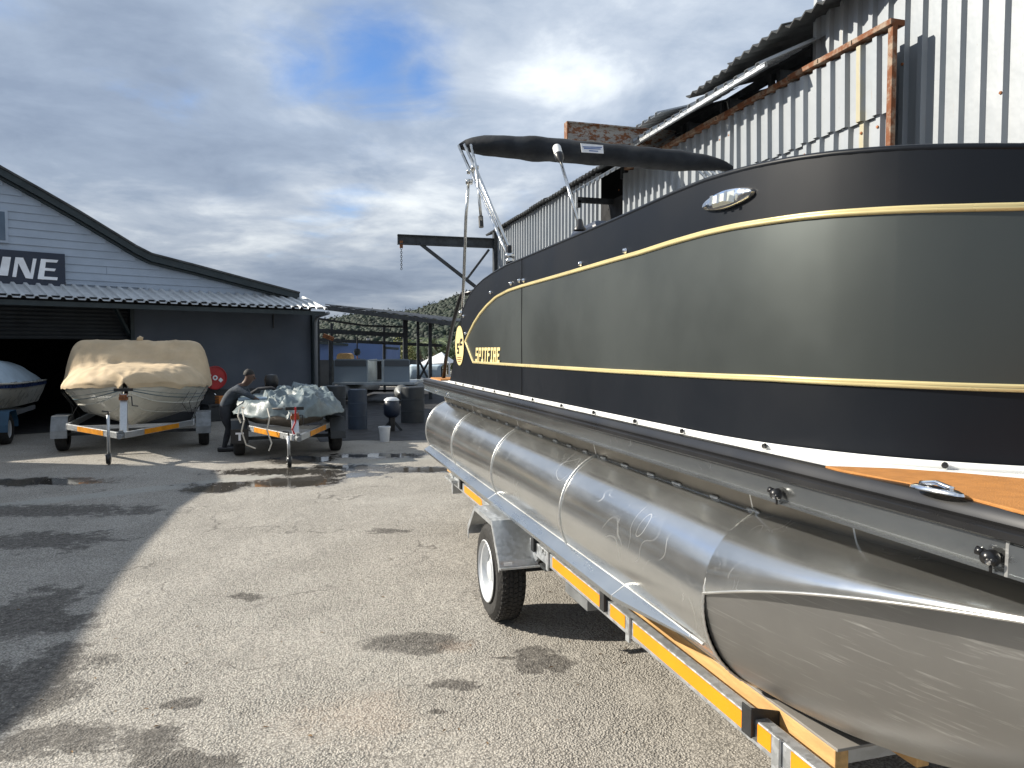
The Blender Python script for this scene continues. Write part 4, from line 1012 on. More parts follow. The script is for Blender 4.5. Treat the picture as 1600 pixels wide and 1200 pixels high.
# wall below, door opening, roller door
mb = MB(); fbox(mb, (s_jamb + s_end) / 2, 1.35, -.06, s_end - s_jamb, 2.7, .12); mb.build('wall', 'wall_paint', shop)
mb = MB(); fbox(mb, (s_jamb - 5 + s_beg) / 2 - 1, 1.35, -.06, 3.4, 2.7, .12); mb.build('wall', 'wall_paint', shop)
mb = MB()
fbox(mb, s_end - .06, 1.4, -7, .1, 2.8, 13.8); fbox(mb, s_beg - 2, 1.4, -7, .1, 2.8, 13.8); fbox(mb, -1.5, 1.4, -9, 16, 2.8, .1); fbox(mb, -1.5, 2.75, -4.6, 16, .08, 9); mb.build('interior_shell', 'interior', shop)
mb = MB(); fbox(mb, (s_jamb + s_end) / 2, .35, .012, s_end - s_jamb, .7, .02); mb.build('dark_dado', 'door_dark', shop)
zb_ = fpx(100, 530, -.1)[1]; zt_ = 2.66; dl = s_jamb - 5.2
k = 0; z = zb_
while z < zt_:
    mb = MB(); pts = []
    for j in range(5): a = math.pi * j / 4; pts.append([fp(dl, z + .085 * j / 4, -.14 + .02 * math.sin(a)), fp(s_jamb - .02, z + .085 * j / 4, -.14 + .02 * math.sin(a))])
    MB().grid(pts).build('door_slat', 'door_dark', shop); z += .085
mb = MB(); fbox(mb, s_jamb - .03, 1.35, .0, .08, 2.7, .16); mb.build('door_jamb', 'roof_trim', shop)
MB().bar(fp(s_jamb - .45, 2.62, .3), fp(s_jamb - .08, 2.0, .02), .06, .06).build('canopy_strut', 'roof_trim', shop)
a, b = fpx(427, 478, .01), fpx(427, 513, .01); mb = MB().tube([fp(a[0], a[1], .02), fp(b[0], b[1], .02)], .018, 6); mb.build('conduit', 'black_plastic', shop)
# window beside the sign
w0, w1 = fpx(-60, 318, .05), fpx(13, 380, .05); zw0 = fpx(13, 380, .05)[1]; zw1 = fpx(13, 328, .05)[1]
mb = MB(); fbox(mb, (w0[0] + w1[0]) / 2, (zw0 + zw1) / 2, .05, w1[0] - w0[0], zw1 - zw0, .05); wf = mb.build('window', 'siding', shop)
mb = MB(); fbox(mb, (w0[0] + w1[0]) / 2, (zw0 + zw1) / 2, .078, w1[0] - w0[0] - .1, zw1 - zw0 - .1, .01); mb.build('pane', 'glass', wf)
# downpipe on the corner
dp = MB(); a = fpx(493, 500, .2); dp.tube([fp(a[0], 2.62, .9), fp(a[0], 2.55, .3), fp(a[0], 2.4, .2), fp(a[0], 0.02, .2)], .045, 10); dp.build('downpipe', 'white_sheet', shop, smooth=True)
mb = MB(); fbox(mb, s_end + .0, 1.35, .0, .16, 2.7, .2); mb.build('corner_post', 'roof_trim', shop)
fl = MB().add([fp(s_beg - 2, .004, .9), fp(sc_end + .3, .004, .9), fp(sc_end + .3, .004, -9), fp(s_beg - 2, .004, -9)], [(0, 1, 2, 3)]).build('workshop_floor', 'shaded_floor'); fl['kind'] = 'structure'  # near-black sheet paints the shade inside and under the canopy
# sign
sa_, sb_ = -5.2, fpx(102, 420, .12)[0]; zs0, zs1 = fpx(102, 449, .12)[1], fpx(102, 397, .12)[1]
sg_ = thing('shop_sign', fp(sb_ - 1, zs0, .1), 'dark navy sign board with large white letters INE on the gable', 'sign')
mb = MB(); fbox(mb, (sa_ + sb_) / 2, (zs0 + zs1) / 2, .085, sb_ - sa_, zs1 - zs0, .07); mb.build('board', 'sign_navy', sg_, bevel=.005)
def LP(px_list): return [fpx(x, y, .125) for x, y in px_list]
def letter(polys, nm='letter'):
    mb = MB()
    for i, pl in enumerate(polys): mb.prism([fp(s, z, .121 + .001 * i) for s, z in pl], FN * .02)
    mb.build(nm, 'sign_white', sg_)
li = LP([(4, 401), (17, 402), (12, 431), (-2, 430)]); letter([li])
nA = LP([(24, 402), (32, 402.5), (47, 428), (52, 404), (57, 404.5), (51, 436), (39, 434), (28, 413), (24, 433), (19, 432.5)]); 
letter([LP([(24, 402), (30, 402.4), (25, 433), (19, 432.5)]), LP([(24, 402), (36, 402.8), (51, 436), (40, 434.5)]), LP([(51.5, 404), (57, 404.5), (51, 436), (46, 435)])])
letter([LP([(64, 404.5), (72, 405), (68, 437), (58.5, 435.6)]), LP([(64, 404.5), (91, 406.5), (88.5, 410.5), (63, 409)]), LP([(62, 418), (87, 420), (85, 424), (61.5, 422)]), LP([(60, 431.5), (90, 433.5), (89, 438), (59, 436)])])

# hose reel on the wall
rc = fpx(333, 590, .12); c0 = fp(rc[0], rc[1], .02)
hr = thing('fire_hose_reel', c0, 'round red fire hose reel with white centre mounted on the shaded wall', 'hose reel')
ax = FN
MB().lathe([(0, .02), (.10, .02), (.10, .0), (.27, .0), (.285, .01), (.285, .03), (.27, .035)], c0 + ax * .2, ax, 32).build('front_disc', 'red_reel', hr, smooth=True, auto=30)
MB().lathe([(.20, 0), (.23, .03), (.20, .06), (.23, .09), (.20, .12), (.22, .16)], c0 + ax * .03, ax, 24).build('hose_coil', 'black_rubber', hr, smooth=True)
MB().lathe([(.27, 0), (.27, .02)], c0 + ax * .01, ax, 32).build('back_disc', 'red_reel', hr)
MB().lathe([(.03, 0), (.06, 0), (.06, .01), (.03, .01)], c0 + ax * .225, ax, 20).build('hub_ring', 'sign_white', hr)
def rp(a, b_, o): return c0 + FD * a + Vector((0, 0, b_)) + ax * o
MB().prism([rp(.08, -.06, .208), rp(.14, -.12, .208), rp(.2, -.06, .208), rp(.14, 0, .208)], ax * .004).build('label', 'sign_white', hr)
MB().prism([rp(-.12, .06, .208), rp(-.08, .05, .208), rp(-.12, .14, .208), rp(-.16, .13, .208)], ax * .004).build('label', 'sign_white', hr)
MB().tube([rp(-.2, -.2, .15), rp(-.15, -.33, .16), rp(0, -.38, .16), rp(.1, -.33, .16), rp(.15, -.25, .15)], .014, 8).build('hose', 'black_rubber', hr, smooth=True)
MB().tube([rp(.0, -.38, .16), rp(.03, -.42, .16), rp(.03, -.47, .16)], .018, 8).build('nozzle', 'chrome', hr, smooth=True)
# work bench and crate
bz = fpx(340, 630, .5)[1]; bs0, bs1 = fpx(318, 640, .5)[0], fpx(376, 640, .5)[0]
wb = thing('work_bench', fp((bs0 + bs1) / 2, 0, .5), 'dark work bench standing against the wall under the hose reel', 'bench')
mb = MB(); fbox(mb, (bs0 + bs1) / 2, bz - .02, .5, bs1 - bs0, .04, .6); mb.build('bench_top', 'door_dark', wb)
for a in (bs0 + .05, bs1 - .05):
    for o in (.23, .77): mb = MB(); fbox(mb, a, (bz - .04) / 2, o, .06, bz - .04, .06); mb.build('leg', 'door_dark', wb)
mb = MB(); fbox(mb, (bs0 + bs1) / 2, .35, .5, bs1 - bs0 - .1, .04, .5); mb.build('shelf', 'door_dark', wb)
mb = MB(); fbox(mb, (bs0 + bs1) / 2, bz - .28, .78, bs1 - bs0 - .12, .4, .02); mb.build('front_panel', 'door_dark', wb)
cs = fpx(349, 622, .6)[0]; cr_ = thing('plastic_crate', fp(cs, bz, .6), 'small orange plastic crate on the bench behind the bending man', 'crate')
mb = MB()
for ds, do, w1_, w2_ in ((0, -.12, .3, .015), (0, .12, .3, .015), (-.145, 0, .015, .24), (.145, 0, .015, .24)):
    for z0_, hh in ((.03, .06), (.10, .05), (.16, .03)): fbox(mb, cs + ds, bz + z0_, .6 + do, w1_, hh, w2_)
mb.build('crate_walls', 'orange_crate', cr_); mb = MB(); fbox(mb, cs, bz + .012, .6, .28, .015, .22); mb.build('crate_floor', 'orange_crate', cr_)

# ------------------------------------------------------------------ small boats on trailers
AZ = R(-21.5) + PSI * 1.0              # heading of the small boats in world (angle right of +Y)
def place(x, D): p = cw((x - 800) / F * D, D); return p
def lt(name, pos, az, label, cat, group=None):
    return thing(name, pos, label, cat, group, local=True, rz=-az)
def hull_rows(st, sx=1):
    rows = []
    for (y, gw, zg, cw_, zc_, zk) in st:
        r = [(sx * 0, y, zk), (sx * cw_ * .5, y, lerp(zk, zc_, .45)), (sx * cw_, y, zc_), (sx * (cw_ + .035), y, zc_ + .015), (sx * lerp(cw_ + .035, gw, .55), y, lerp(zc_, zg, .45)), (sx * gw * .99, y, lerp(zc_, zg, .8)), (sx * gw, y, zg)]
        rows.append(r)
    return rows
def refine(st, n):
    o = []
    for i in range(len(st) - 1):
        for k in range(n):
            t = k / n; o.append(tuple(lerp(a, b, t) for a, b in zip(st[i], st[i + 1])))
    o.append(st[-1]); return o
def crom(st, n):
    o = []
    for i in range(len(st) - 1):
        p0, p1, p2, p3 = st[max(0, i - 1)], st[i], st[i + 1], st[min(len(st) - 1, i + 2)]
        for k in range(n):
            t = k / n; o.append(tuple(.5 * (2 * b + (c - a) * t + (2 * a - 5 * b + 4 * c - d) * t * t + (-a + 3 * b - 3 * c + d) * t ** 3) for a, b, c, d in zip(p0, p1, p2, p3)))
    o.append(st[-1]); return o
def make_hull(root, st, m, nm='hull'):
    st = crom(st, 5); R1 = hull_rows(st, 1); L1 = hull_rows(st, -1); rows = [list(reversed(l)) + r[1:] for l, r in zip(L1, R1)]
    mb = MB().grid(rows); n = len(rows[0]); o = len(mb.v) - n; mb.f.append(tuple(range(o, o + n)))
    return mb.build(nm, m, root, smooth=True, auto=35), st
ST1 = [(.28, .03, 1.14, .012, .98, .95), (.42, .30, 1.145, .06, .86, .76), (.75, .66, 1.13, .22, .72, .54), (1.2, .92, 1.10, .48, .65, .42), (2.0, 1.10, 1.07, .78, .60, .36), (3.1, 1.16, 1.05, .92, .57, .35), (4.9, 1.12, 1.03, .92, .55, .36)]
def add_line(root, st, frac, r, m, nm, dz=0):
    # a moulded line between chine and gunwale (frac>0) or keel and chine (frac<0)
    for sx in (1, -1):
        pts = []
        for (y, gw, zg, c, zc_, zk) in st[2:]:
            if frac >= 0: x = lerp(c + .035, gw, min(1, frac * 1.2)) + .004; z = lerp(zc_, zg, frac)
            else: x = c * (-frac); z = lerp(zk, zc_, -frac) - .004
            pts.append((sx * x, y, z + dz))
        MB().tube(pts, r, 5).build(nm, m, root, smooth=True)
def small_trailer(root, hw, ya, L_, post_h, tyre_r, jx, jlen, fender_m, tape=True, zf=.42, wdx=.16, tapem='yellow_tape'):
    g = 'galvanised'
    for sx in (1, -1):
        MB().bar((sx * .03, .05, zf), (sx * hw, 1.45, zf + .03), .05, .09).build('frame_arm', g, root, bevel=.004)
        MB().bar((sx * hw, 1.42, zf + .03), (sx * hw, L_, zf + .03), .05, .09).build('frame_rail', g, root, bevel=.004)
        d = Vector((sx * (hw - .03), 1.4, .03)).normalized(); a = Vector((sx * .03, .05, zf)); nrm_ = Vector((sx * d.y, -abs(d.x), 0)).normalized()
        p = a + d * .42 + nrm_ * .028; q = a + d * 1.25 + nrm_ * .028; up = Vector((0, 0, .038))
        MB().prism([p - up, q - up, q + up, p + up], nrm_ * .003).build('reflector_strip', tapem, root)
        x = sx * (hw + wdx); wx = x
        MB().lathe([(tyre_r * .6, -.07), (tyre_r * .85, -.085), (tyre_r * .97, -.07), (tyre_r, -.03), (tyre_r, .03), (tyre_r * .97, .07), (tyre_r * .85, .085), (tyre_r * .6, .07)], (wx, ya, tyre_r), (1, 0, 0), 28).build('tyre', 'tyre', root, smooth=True)
        MB().lathe([(tyre_r * .6, .06 * sx), (tyre_r * .5, .03 * sx), (tyre_r * .3, .045 * sx), (0, .04 * sx)], (wx, ya, tyre_r), (1, 0, 0), 20).build('rim', 'rim', root, smooth=True)
        fr_ = tyre_r + .05
        rows = [[(wx + o, ya + a, z) for a, z in ((-.36, .24), (-.345, .36), (-.22, fr_ + tyre_r), (.22, fr_ + tyre_r), (.36, .40), (.36, .28))] for o in (-.12, .12)]
        MB().grid(rows).build('mudguard', fender_m, root, solid=.01)
    MB().box((0, ya, tyre_r), (2 * hw + .2, .05, .05)).build('axle', 'dark_steel', root)
    MB().box((0, L_ - .1, zf), (2 * hw, .05, .06)).build('cross_member', g, root); MB().box((0, 1.5, zf), (2 * hw, .05, .06)).build('cross_member', g, root)
    MB().tube([(0, -.16, zf), (0, -.02, zf), (0, .12, zf)], [.035, .045, .04], 10).box((0, .02, zf + .06), (.05, .16, .03)).build('coupler', 'steel_shade', root)
    MB().bar((0, .32, zf), (0, .5, post_h), .10, .06).build('winch_post', g, root, bevel=.005); MB().bar((0, .75, zf), (0, .5, post_h - .15), .05, .05).build('post_brace', g, root)
    wn = MB().lathe([(.05, -.05), (.05, -.045), (.03, -.045), (.03, .045), (.05, .045), (.05, .05)], (0, .42, post_h - .03), (1, 0, 0), 14); wn.box((0, .43, post_h - .06), (.12, .08, .05)); wn.build('winch', 'rust', root)
    MB().tube([(.06, .42, post_h - .03), (.11, .42, post_h - .03), (.12, .40, post_h - .17), (.2, .40, post_h - .18)], .009, 6).build('winch_crank', 'black_plastic', root)
    MB().box((0, .46, post_h + .07), (.26, .05, .045)).build('bow_stop', 'black_rubber', root)
    MB().tube([(jx, .1, jlen), (jx, .08, .16)], .022, 10).build('jockey_tube', 'galvanised', root, smooth=True)
    MB().tube([(jx, .1, jlen), (jx, .1, jlen + .05), (jx - .08, .1, jlen + .06)], .012, 6).build('jockey_handle', 'black_plastic', root)
    MB().lathe([(0, -.02), (.03, -.022), (.03, -.03), (.075, -.028), (.085, 0), (.075, .028), (.03, .03), (.03, .022), (0, .02)], (jx, .04, .085), (1, 0, 0), 18).build('jockey_wheel', 'black_rubber', root, smooth=True)
    MB().box((jx, .05, .13), (.075, .05, .05)).build('wheel_fork', 'galvanised', root)

# boat 1, tan cover
B1 = place(186, 10.75)
t1 = lt('small_boat_trailer', B1, AZ, 'trailer with yellow strips under the boat with tan canvas cover', 'trailer', 'trailers under the small covered boats')
small_trailer(t1, .92, 2.0, 4.7, 1.0, .27, -.17, .72, 'steel_shade')
HDG = Vector((math.sin(AZ), math.cos(AZ), 0))
b1 = lt('covered_motorboat', B1 + HDG * .36, AZ, 'white motorboat under a tan canvas cover, bow pointing at the yard', 'boat')
h1, st = make_hull(b1, ST1, 'boat_white')
add_line(b1, st, -.55, .010, 'boat_white', 'spray_rail'); add_line(b1, st, -.95, .012, 'boat_white', 'spray_rail'); add_line(b1, st, .5, .008, 'boat_stripe', 'stripe'); add_line(b1, st, .3, .014, 'boat_white', 'knuckle'); add_line(b1, st, .62, .005, 'boat_stripe', 'stripe')
def cover(root, st, zc_fn, p_fn, m, nm, drop=.10, over=.03, folds=.02, y1=None, seed=0):
    ys = [s[0] for s in st]; rows = []
    n = 64; ny = 90
    for i in range(ny + 1):
        y = lerp(ys[0] - .07, y1 or ys[-1] + .05, i / ny); gw = interp(ys, [s[1] for s in st], y) + over; zg = interp(ys, [s[2] for s in st], y)
        zc_ = zc_fn(y); p_ = p_fn(y); row = []
        for k in range(n + 1):
            t = -1 + 2 * k / n
            if abs(t) > .88:
                tt = (abs(t) - .88) / .12; x = math.copysign(gw, t); z = zg - drop * tt - .035 * tt * noise.noise(Vector((x * 2, y * 4 + seed, 3)))
                x += math.copysign(.012 * noise.noise(Vector((0, y * 9, z * 6 + seed))), t)
            else:
                q = t / .88; x = gw * math.copysign(abs(q) ** .8, q); z = zg + (zc_ - zg) * (1 - abs(q) ** p_)
            f = noise.noise(Vector((x * 2.2 + seed, y * 3, z))) * folds + (1 - abs(noise.noise(Vector((x * 3.1, y * 5.5 + seed, z * 2)))) * 3) * folds * .55 + noise.noise(Vector((x * 9, y * 11, z * 9))) * folds * .35 + (1 - 4 * abs(noise.noise(Vector((x * 6.5 + z * 2.5, y * 1.6 + seed, z * 5 - x * 2))))) * folds * .38
            row.append((x, y - (f * .8 if abs(t) < .9 else 0), z + f))
        rows.append(row)
    cfr = Vector((sum(p[0] for p in rows[0]) / len(rows[0]), rows[0][0][1] - .01, sum(p[2] for p in rows[0]) / len(rows[0])))
    rows.insert(0, [tuple(lerp(Vector(p), cfr, .97)) for p in rows[0]])
    return MB().grid(rows).build(nm, m, root, smooth=True)
zc1 = lambda y: interp([.2, .45, .9, 1.5, 2.05, 2.15, 2.5, 2.6, 3.6, 4.5, 5], [1.22, 1.33, 1.38, 1.41, 1.43, 1.47, 1.80, 1.84, 1.83, 1.45, 1.3], y)
pc1 = lambda y: interp([.2, 1.2, 2.0, 2.5, 4.5], [2.2, 3.6, 5, 12, 9], y)
cv1 = cover(b1, st, zc1, pc1, 'canvas_tan', 'canvas_cover', .06, .045, .019)
cv1['label'] = 'tan canvas cover with folds and tie strings'
MB().tube([(.0, 2.62, 1.83), (.02, 2.6, 1.90), (.0, 2.6, 1.915)], [.055, .05, .02], 10).build('cover_knob', 'canvas_tan', cv1, smooth=True)
for sx in (1, -1):
    for y in (1.0, 1.25, 1.7, 2.2, 2.9, 3.4):
        g_ = interp([s[0] for s in st], [s[1] for s in st], y) + .05
        MB().tube([(sx * g_, y, .98), (sx * (g_ - .12), y + .05, .78), (sx * (.92 + .0), y + .12, .50)], .005, 4).build('tie_string', 'black_plastic', cv1)
MB().tube([(0, .28, 1.10), (-.01, .2, 1.03), (0, .1, .98)], .008, 5).build('bow_rope', 'rope', b1)
# boat 2, low aluminium dinghy under a grey tarp
B2 = place(464, 10.45)
t2 = lt('small_boat_trailer', B2, AZ, 'trailer with yellow strips and white T under the grey tarp dinghy', 'trailer', 'trailers under the small covered boats')
small_trailer(t2, .62, 1.65, 3.4, .74, .26, -.12, .45, 'door_dark', wdx=.13)
xx = -(.62 + .13); MB().box((xx, 1.27, .34), (.26, .01, .22)).build('mud_flap', 'black_plastic', t2)
MB().box((xx, 1.262, .385), (.12, .006, .028)).box((xx, 1.262, .325), (.035, .006, .10)).build('flap_letter', 'sign_white', t2)
MB().tube([(-.0, .30, .84), (.0, .33, .62), (-.05, .3, .52), (.0, .28, .40)], .012, 6).build('winch_strap', 'red_reel', t2)
ST2 = [(.42, .06, .80, .03, .62, .60), (.6, .34, .79, .14, .56, .50), (1.0, .58, .77, .34, .52, .46), (1.7, .70, .75, .54, .50, .45), (3.6, .70, .74, .58, .50, .45)]
b2 = lt('tarped_dinghy', B2 + HDG * .2, AZ, 'low aluminium dinghy under a crumpled grey tarp, man bending at its side', 'boat')
h2, st2 = make_hull(b2, ST2, 'tinny'); add_line(b2, st2, 1.0, .016, 'tinny', 'gunwale')
rows = []
for i in range(71):
    y = lerp(.30, 3.4, i / 70); row = []
    gw = interp([s[0] for s in st2], [s[1] for s in st2], y) + .03 + .08 * noise.noise(Vector((0, y * 2.2, 5)))
    for k in range(71):
        t = -1 + 2 * k / 70; x = gw * t * 1.12
        bumpy = .10 * noise.noise(Vector((x * 2.0 + 1, y * 1.5, 2))) + .085 * (1 - 2.4 * abs(noise.noise(Vector((x * 3.3, y * 2.6 + 4, 7))))) + .035 * (1 - 3 * abs(noise.noise(Vector((x * 8, y * 7, 1)))))
        z = .79 + .10 * (1 - t * t) + bumpy
        if abs(t) > .78: z = lerp(z, .66 + .05 * noise.noise(Vector((x * 6, y * 5, 9))), (abs(t) - .78) / .22)
        if t < -.35 and y > .8: z = min(z, .86 + .02 * noise.noise(Vector((x * 9, y * 9, 2))))
        if .25 < t < .95 and y > .9: z += .05
        if i < 7: z = lerp(.66 + .05 * noise.noise(Vector((x * 7, 2, 2))), z, i / 7)
        row.append((x + .04 * noise.noise(Vector((x * 4, y * 5, z * 6))) + .10 * max(0, t), y, z))
    rows.append(row)
MB().grid(rows).build('tarp', 'tarp_grey', b2, smooth=True, solid=.003, auto=50)
for x0, pts in ((0, [(-.38, .28, .82), (-.36, .12, .70), (-.40, .12, .52), (-.34, .1, .33), (-.38, .1, .22)]), (0, [(-.72, .45, .80), (-.70, .3, .66), (-.74, .3, .50), (-.68, .3, .30), (-.55, .3, .24)]), (0, [(-.75, .6, .82), (-.78, .5, .70), (-.74, .5, .6)])):
    MB().tube(pts, .011, 5).build('tarp_strap', 'rope', b2)
MB().lathe([(.0, .30), (.10, .28), (.13, .2), (.12, .08), (.08, 0), (.0, 0)], (-.12, 3.55, .92), (0, 0, 1), 14).box((-.12, 3.6, .7), (.1, .14, .5)).build('outboard_motor', 'black_plastic', b2, smooth=True, auto=40)
MB().box((-.5, 1.9, .86), (.5, .3, .05)).build('thwart', 'tarp_blue', b2, bevel=.01)
MB().tube([(-.55, 2.5, .9), (-.4, 2.4, 1.0), (-.2, 2.3, 1.02), (-.05, 2.2, .95)], .03, 8).build('gear_bag', 'cloth_dark', b2, smooth=True)
# boat 0 at the left edge, blue and white
B0 = place(-176, 11.1)
t0 = lt('small_boat_trailer', B0, AZ, 'trailer with yellow strips and blue mudguard at the left edge', 'trailer', 'trailers under the small covered boats')
small_trailer(t0, .92, 1.7, 4.7, 1.0, .27, -.17, .72, 'blue_paint')
b0 = lt('blue_white_motorboat', B0, AZ, 'white motorboat with navy stripe and pale blue cover at the left edge', 'boat')
h0, st0 = make_hull(b0, ST1, 'boat_white')
for sx in (1, -1):
    rws = []
    for (y, gw, zg, c, zc_, zk) in st0[2:]:
        rws.append([(sx * (lerp(c + .035, gw, .99) * 1 + .006), y, lerp(zc_, zg, .80)), (sx * (gw + .006), y, lerp(zc_, zg, .99))])
    MB().grid(rws).build('navy_band', 'boat_blue', b0, smooth=True)
add_line(b0, st0, .98, .022, 'boat_white', 'rub_rail'); add_line(b0, st0, -.6, .010, 'boat_white', 'spray_rail')
zc0 = lambda y: interp([.2, .45, .9, 1.3, 1.6, 2.2, 4.5, 5], [1.17, 1.20, 1.28, 1.36, 1.50, 1.56, 1.45, 1.3], y)
cover(b0, st0, zc0, lambda y: interp([.2, 2.2], [2.0, 3.0], y), 'tarp_blue', 'canvas_cover', .0, -.10, .012, seed=5)

# ------------------------------------------------------------------ man bending over the dinghy
def person():
    D0 = 12.15
    P_ = lambda x, y, dD=0: on_D(x, y, D0 + dD)
    J = {}
    pel = P_(352, 634); chest = P_(370, 612); neck = P_(381, 602)
    head = P_(389, 592)
    ft1 = cw((347 - 800) / F * 12.1, 12.1, .04); ft2 = cw((360 - 800) / F * 12.35, 12.35, .04)
    kn1 = (pel + ft1) / 2 + cw(.10, -.06); kn2 = (pel + ft2) / 2 + cw(.12, .05)
    V = [pel, (pel + chest) / 2 + Vector((0, 0, .03)), chest, neck, head - Vector((0, 0, .03))]
    Rr = [.135, .13, .15, .058, .07]
    E = [(0, 1), (1, 2), (2, 3), (3, 4)]
    def add(p, r, par): V.append(Vector(p)); Rr.append(r); E.append((par, len(V) - 1)); return len(V) - 1
    h = add(head + cw(.02, 0, .05), .088, 4); add(head + cw(.03, 0, .11), .07, h)
    for sgn, kn, ft in ((-1, kn1, ft1), (1, kn2, ft2)):
        hip = add(pel + cw(0, sgn * .09, -.05), .105, 0); th = add(lerp(pel, kn, .55) + cw(0, sgn * .07), .09, hip); k_ = add(kn, .06, th); cf = add(lerp(kn, ft, .35), .056, k_); an = add(lerp(kn, ft, .88), .04, cf); add(ft + cw(0, 0, .0), .045, an); add(ft + cw(.15, 0, -.01), .038, len(V) - 1)
    hands = []
    for sgn in (-1, 1):
        sh = add(lerp(chest, neck, .55) + cw(0, sgn * .19), .062, 2); el = add(P_(389, 618, sgn * .25), .045, sh); wr = add(P_(401, 624, sgn * .2), .03, el); pm = add(P_(405, 626, sgn * .2), .034, wr); hands.append((V[wr], V[pm]))
    me = bpy.data.meshes.new('person_skel'); me.from_pydata([tuple(v) for v in V], E, []); ob = bpy.data.objects.new('tmp', me); COL.objects.link(ob)
    sk = ob.modifiers.new('s', 'SKIN'); 
    if not me.skin_vertices: 
        bpy.context.view_layer.objects.active = ob
    for i, sv in enumerate(me.skin_vertices[0].data): sv.radius = (Rr[i], Rr[i])
    me.skin_vertices[0].data[0].use_root = True
    ss = ob.modifiers.new('d', 'SUBSURF'); ss.levels = 2; ss.render_levels = 2
    dg = bpy.context.evaluated_depsgraph_get(); ev = ob.evaluated_get(dg); m2 = ev.to_mesh()
    mb = MB(); mb.add([v.co.copy() for v in m2.vertices], [tuple(p.vertices) for p in m2.polygons]); nbody = len(mb.f)
    ev.to_mesh_clear(); bpy.data.objects.remove(ob)
    for wr, pm in hands:                                   # five fingers on each hand
        d = (pm - wr).normalized(); sd = d.cross(Vector((0, 0, 1))).normalized()
        for k in range(4):
            b0_ = pm + sd * (.03 * (k - 1.5) * .8); L_ = (.075, .085, .08, .062)[k]; mb.tube([b0_, b0_ + d * L_ * .6, b0_ + d * L_ * .9 - Vector((0, 0, .03))], [.010, .009, .007], 6)
        b0_ = wr + d * .02 + sd * .03; mb.tube([b0_, b0_ + sd * .03 + d * .03, b0_ + sd * .035 + d * .06 - Vector((0, 0, .01))], [.012, .01, .008], 6)
    fwd = cw(1, 0, -.35).normalized()
    hc = head + cw(.03, 0, .04)
    mb.tube([hc + fwd * .055 + Vector((0, 0, .01)), hc + fwd * .085 - Vector((0, 0, .012)), hc + fwd * .06 - Vector((0, 0, .022))], [.008, .014, .01], 6)
    for sgn in (-1, 1): mb.lathe([(0, -.012), (.024, -.01), (.03, 0), (.02, .01), (0, .01)], hc + cw(-.01, sgn * .066, 0), cw(0, sgn, 0), 8)
    ro = thing('person', cw((354 - 800) / F * 12.2, 12.2), 'man in dark work clothes bending over the grey tarp dinghy', 'person')
    body = mb.build('body', 'skin', ro, smooth=True)
    body.data.materials.append(M['cloth_dark']); body.data.materials.append(M['cloth_blue'])
    o_ = ORI[ro.name]
    for i, p in enumerate(body.data.polygons):
        c = p.center + o_
        if i >= nbody: continue
        if (c - head).length < .2 and c.z > neck.z - .01: continue
        if min((c - a).length for _, a in hands) < .09: continue
        p.material_index = 1 if c.z < pel.z + .03 else 2
    rows = []
    for k in range(7):
        a = R(100 - k * 17); rr_ = .088 * math.sin(R(12 + k * 13)); ctr = hc + Vector((0, 0, .02)) - fwd * .02
        rows.append([ctr + Vector((rr_ * math.cos(t), rr_ * math.sin(t), .098 * math.cos(R(12 + k * 13)))) - fwd * .012 for t in [2 * math.pi * j / 16 for j in range(16)]])
    mb = MB().grid(rows, True); mb.f.append(tuple(range(16))); mb.build('hair', 'hair', ro, smooth=True)
    for sgn in (-1, 1): MB().lathe([(0, -.008), (.009, -.004), (.009, .004), (0, .008)], hc + fwd * .062 + cw(0, sgn * .028, .018), fwd, 8).build('eye', 'black_plastic', ro, smooth=True)
    MB().box(hc + fwd * .058 - Vector((0, 0, .045)), (.01, .04, .008)).build('mouth', 'rust', ro)
    for ft in (ft1, ft2): MB().box(ft + cw(.05, 0, -.0), (.28, .10, .075)).build('shoe', 'black_rubber', ro, bevel=.02)
person()

# ------------------------------------------------------------------ open shed on the right of the shop
sh = thing('open_shed', cw(-4, 24), 'dark open sided shed with steel posts behind the small boats', 'shed')
A_ = on_D(508, 477, 20.6); B_ = on_D(706, 503, 24.5)
A2 = A_ + cw(.4, 8, .25); B2_ = B_ + cw(1.2, 8, .25)
rows = []
for t in (0, 1):
    row = []
    for i in range(49):
        q = lerp(lerp(A_, B_, i / 48), lerp(A2, B2_, i / 48), t); row.append(q + Vector((0, 0, .03 * (1 if i % 4 < 2 else 0))))
    rows.append(row)
MB().grid(rows).build('roof', 'roof_dark_sheet', sh, solid=.02)
MB().bar(A_ - Vector((0, 0, .07)), B_ - Vector((0, 0, .07)), .05, .12).build('fascia', 'dark_steel', sh)
def post(x, D, wpx, ytop, m='dark_steel'):
    a = on_D(x, ytop, D); b = Vector((a.x, a.y, 0)); ww = wpx * D / F; MB().bar(b, a, ww, ww).build('post', m, sh)
post(633, 24.5, 7, 500); post(653, 26, 4, 500); post(672, 25, 5, 502); post(497, 20.9, 4, 492); post(518, 24, 4, 505); post(600, 29, 4, 508)
for (x0, y0, x1, y1, D, hpx) in ((499, 517, 634, 524, 23.5, 7), (499, 531, 690, 540, 26, 5), (570, 509, 634, 511, 24, 3), (498, 498, 570, 509, 22, 3)):
    MB().bar(on_D(x0, y0, D), on_D(x1, y1, D + 1), .08, hpx * D / F).build('beam', 'dark_steel', sh)
MB().bar(on_D(653, 560, 25.5), on_D(668, 590, 25.5), .07, .07).build('brace', 'dark_steel', sh); MB().bar(on_D(672, 560, 25.5), on_D(655, 592, 25.5), .07, .07).build('brace', 'dark_steel', sh)
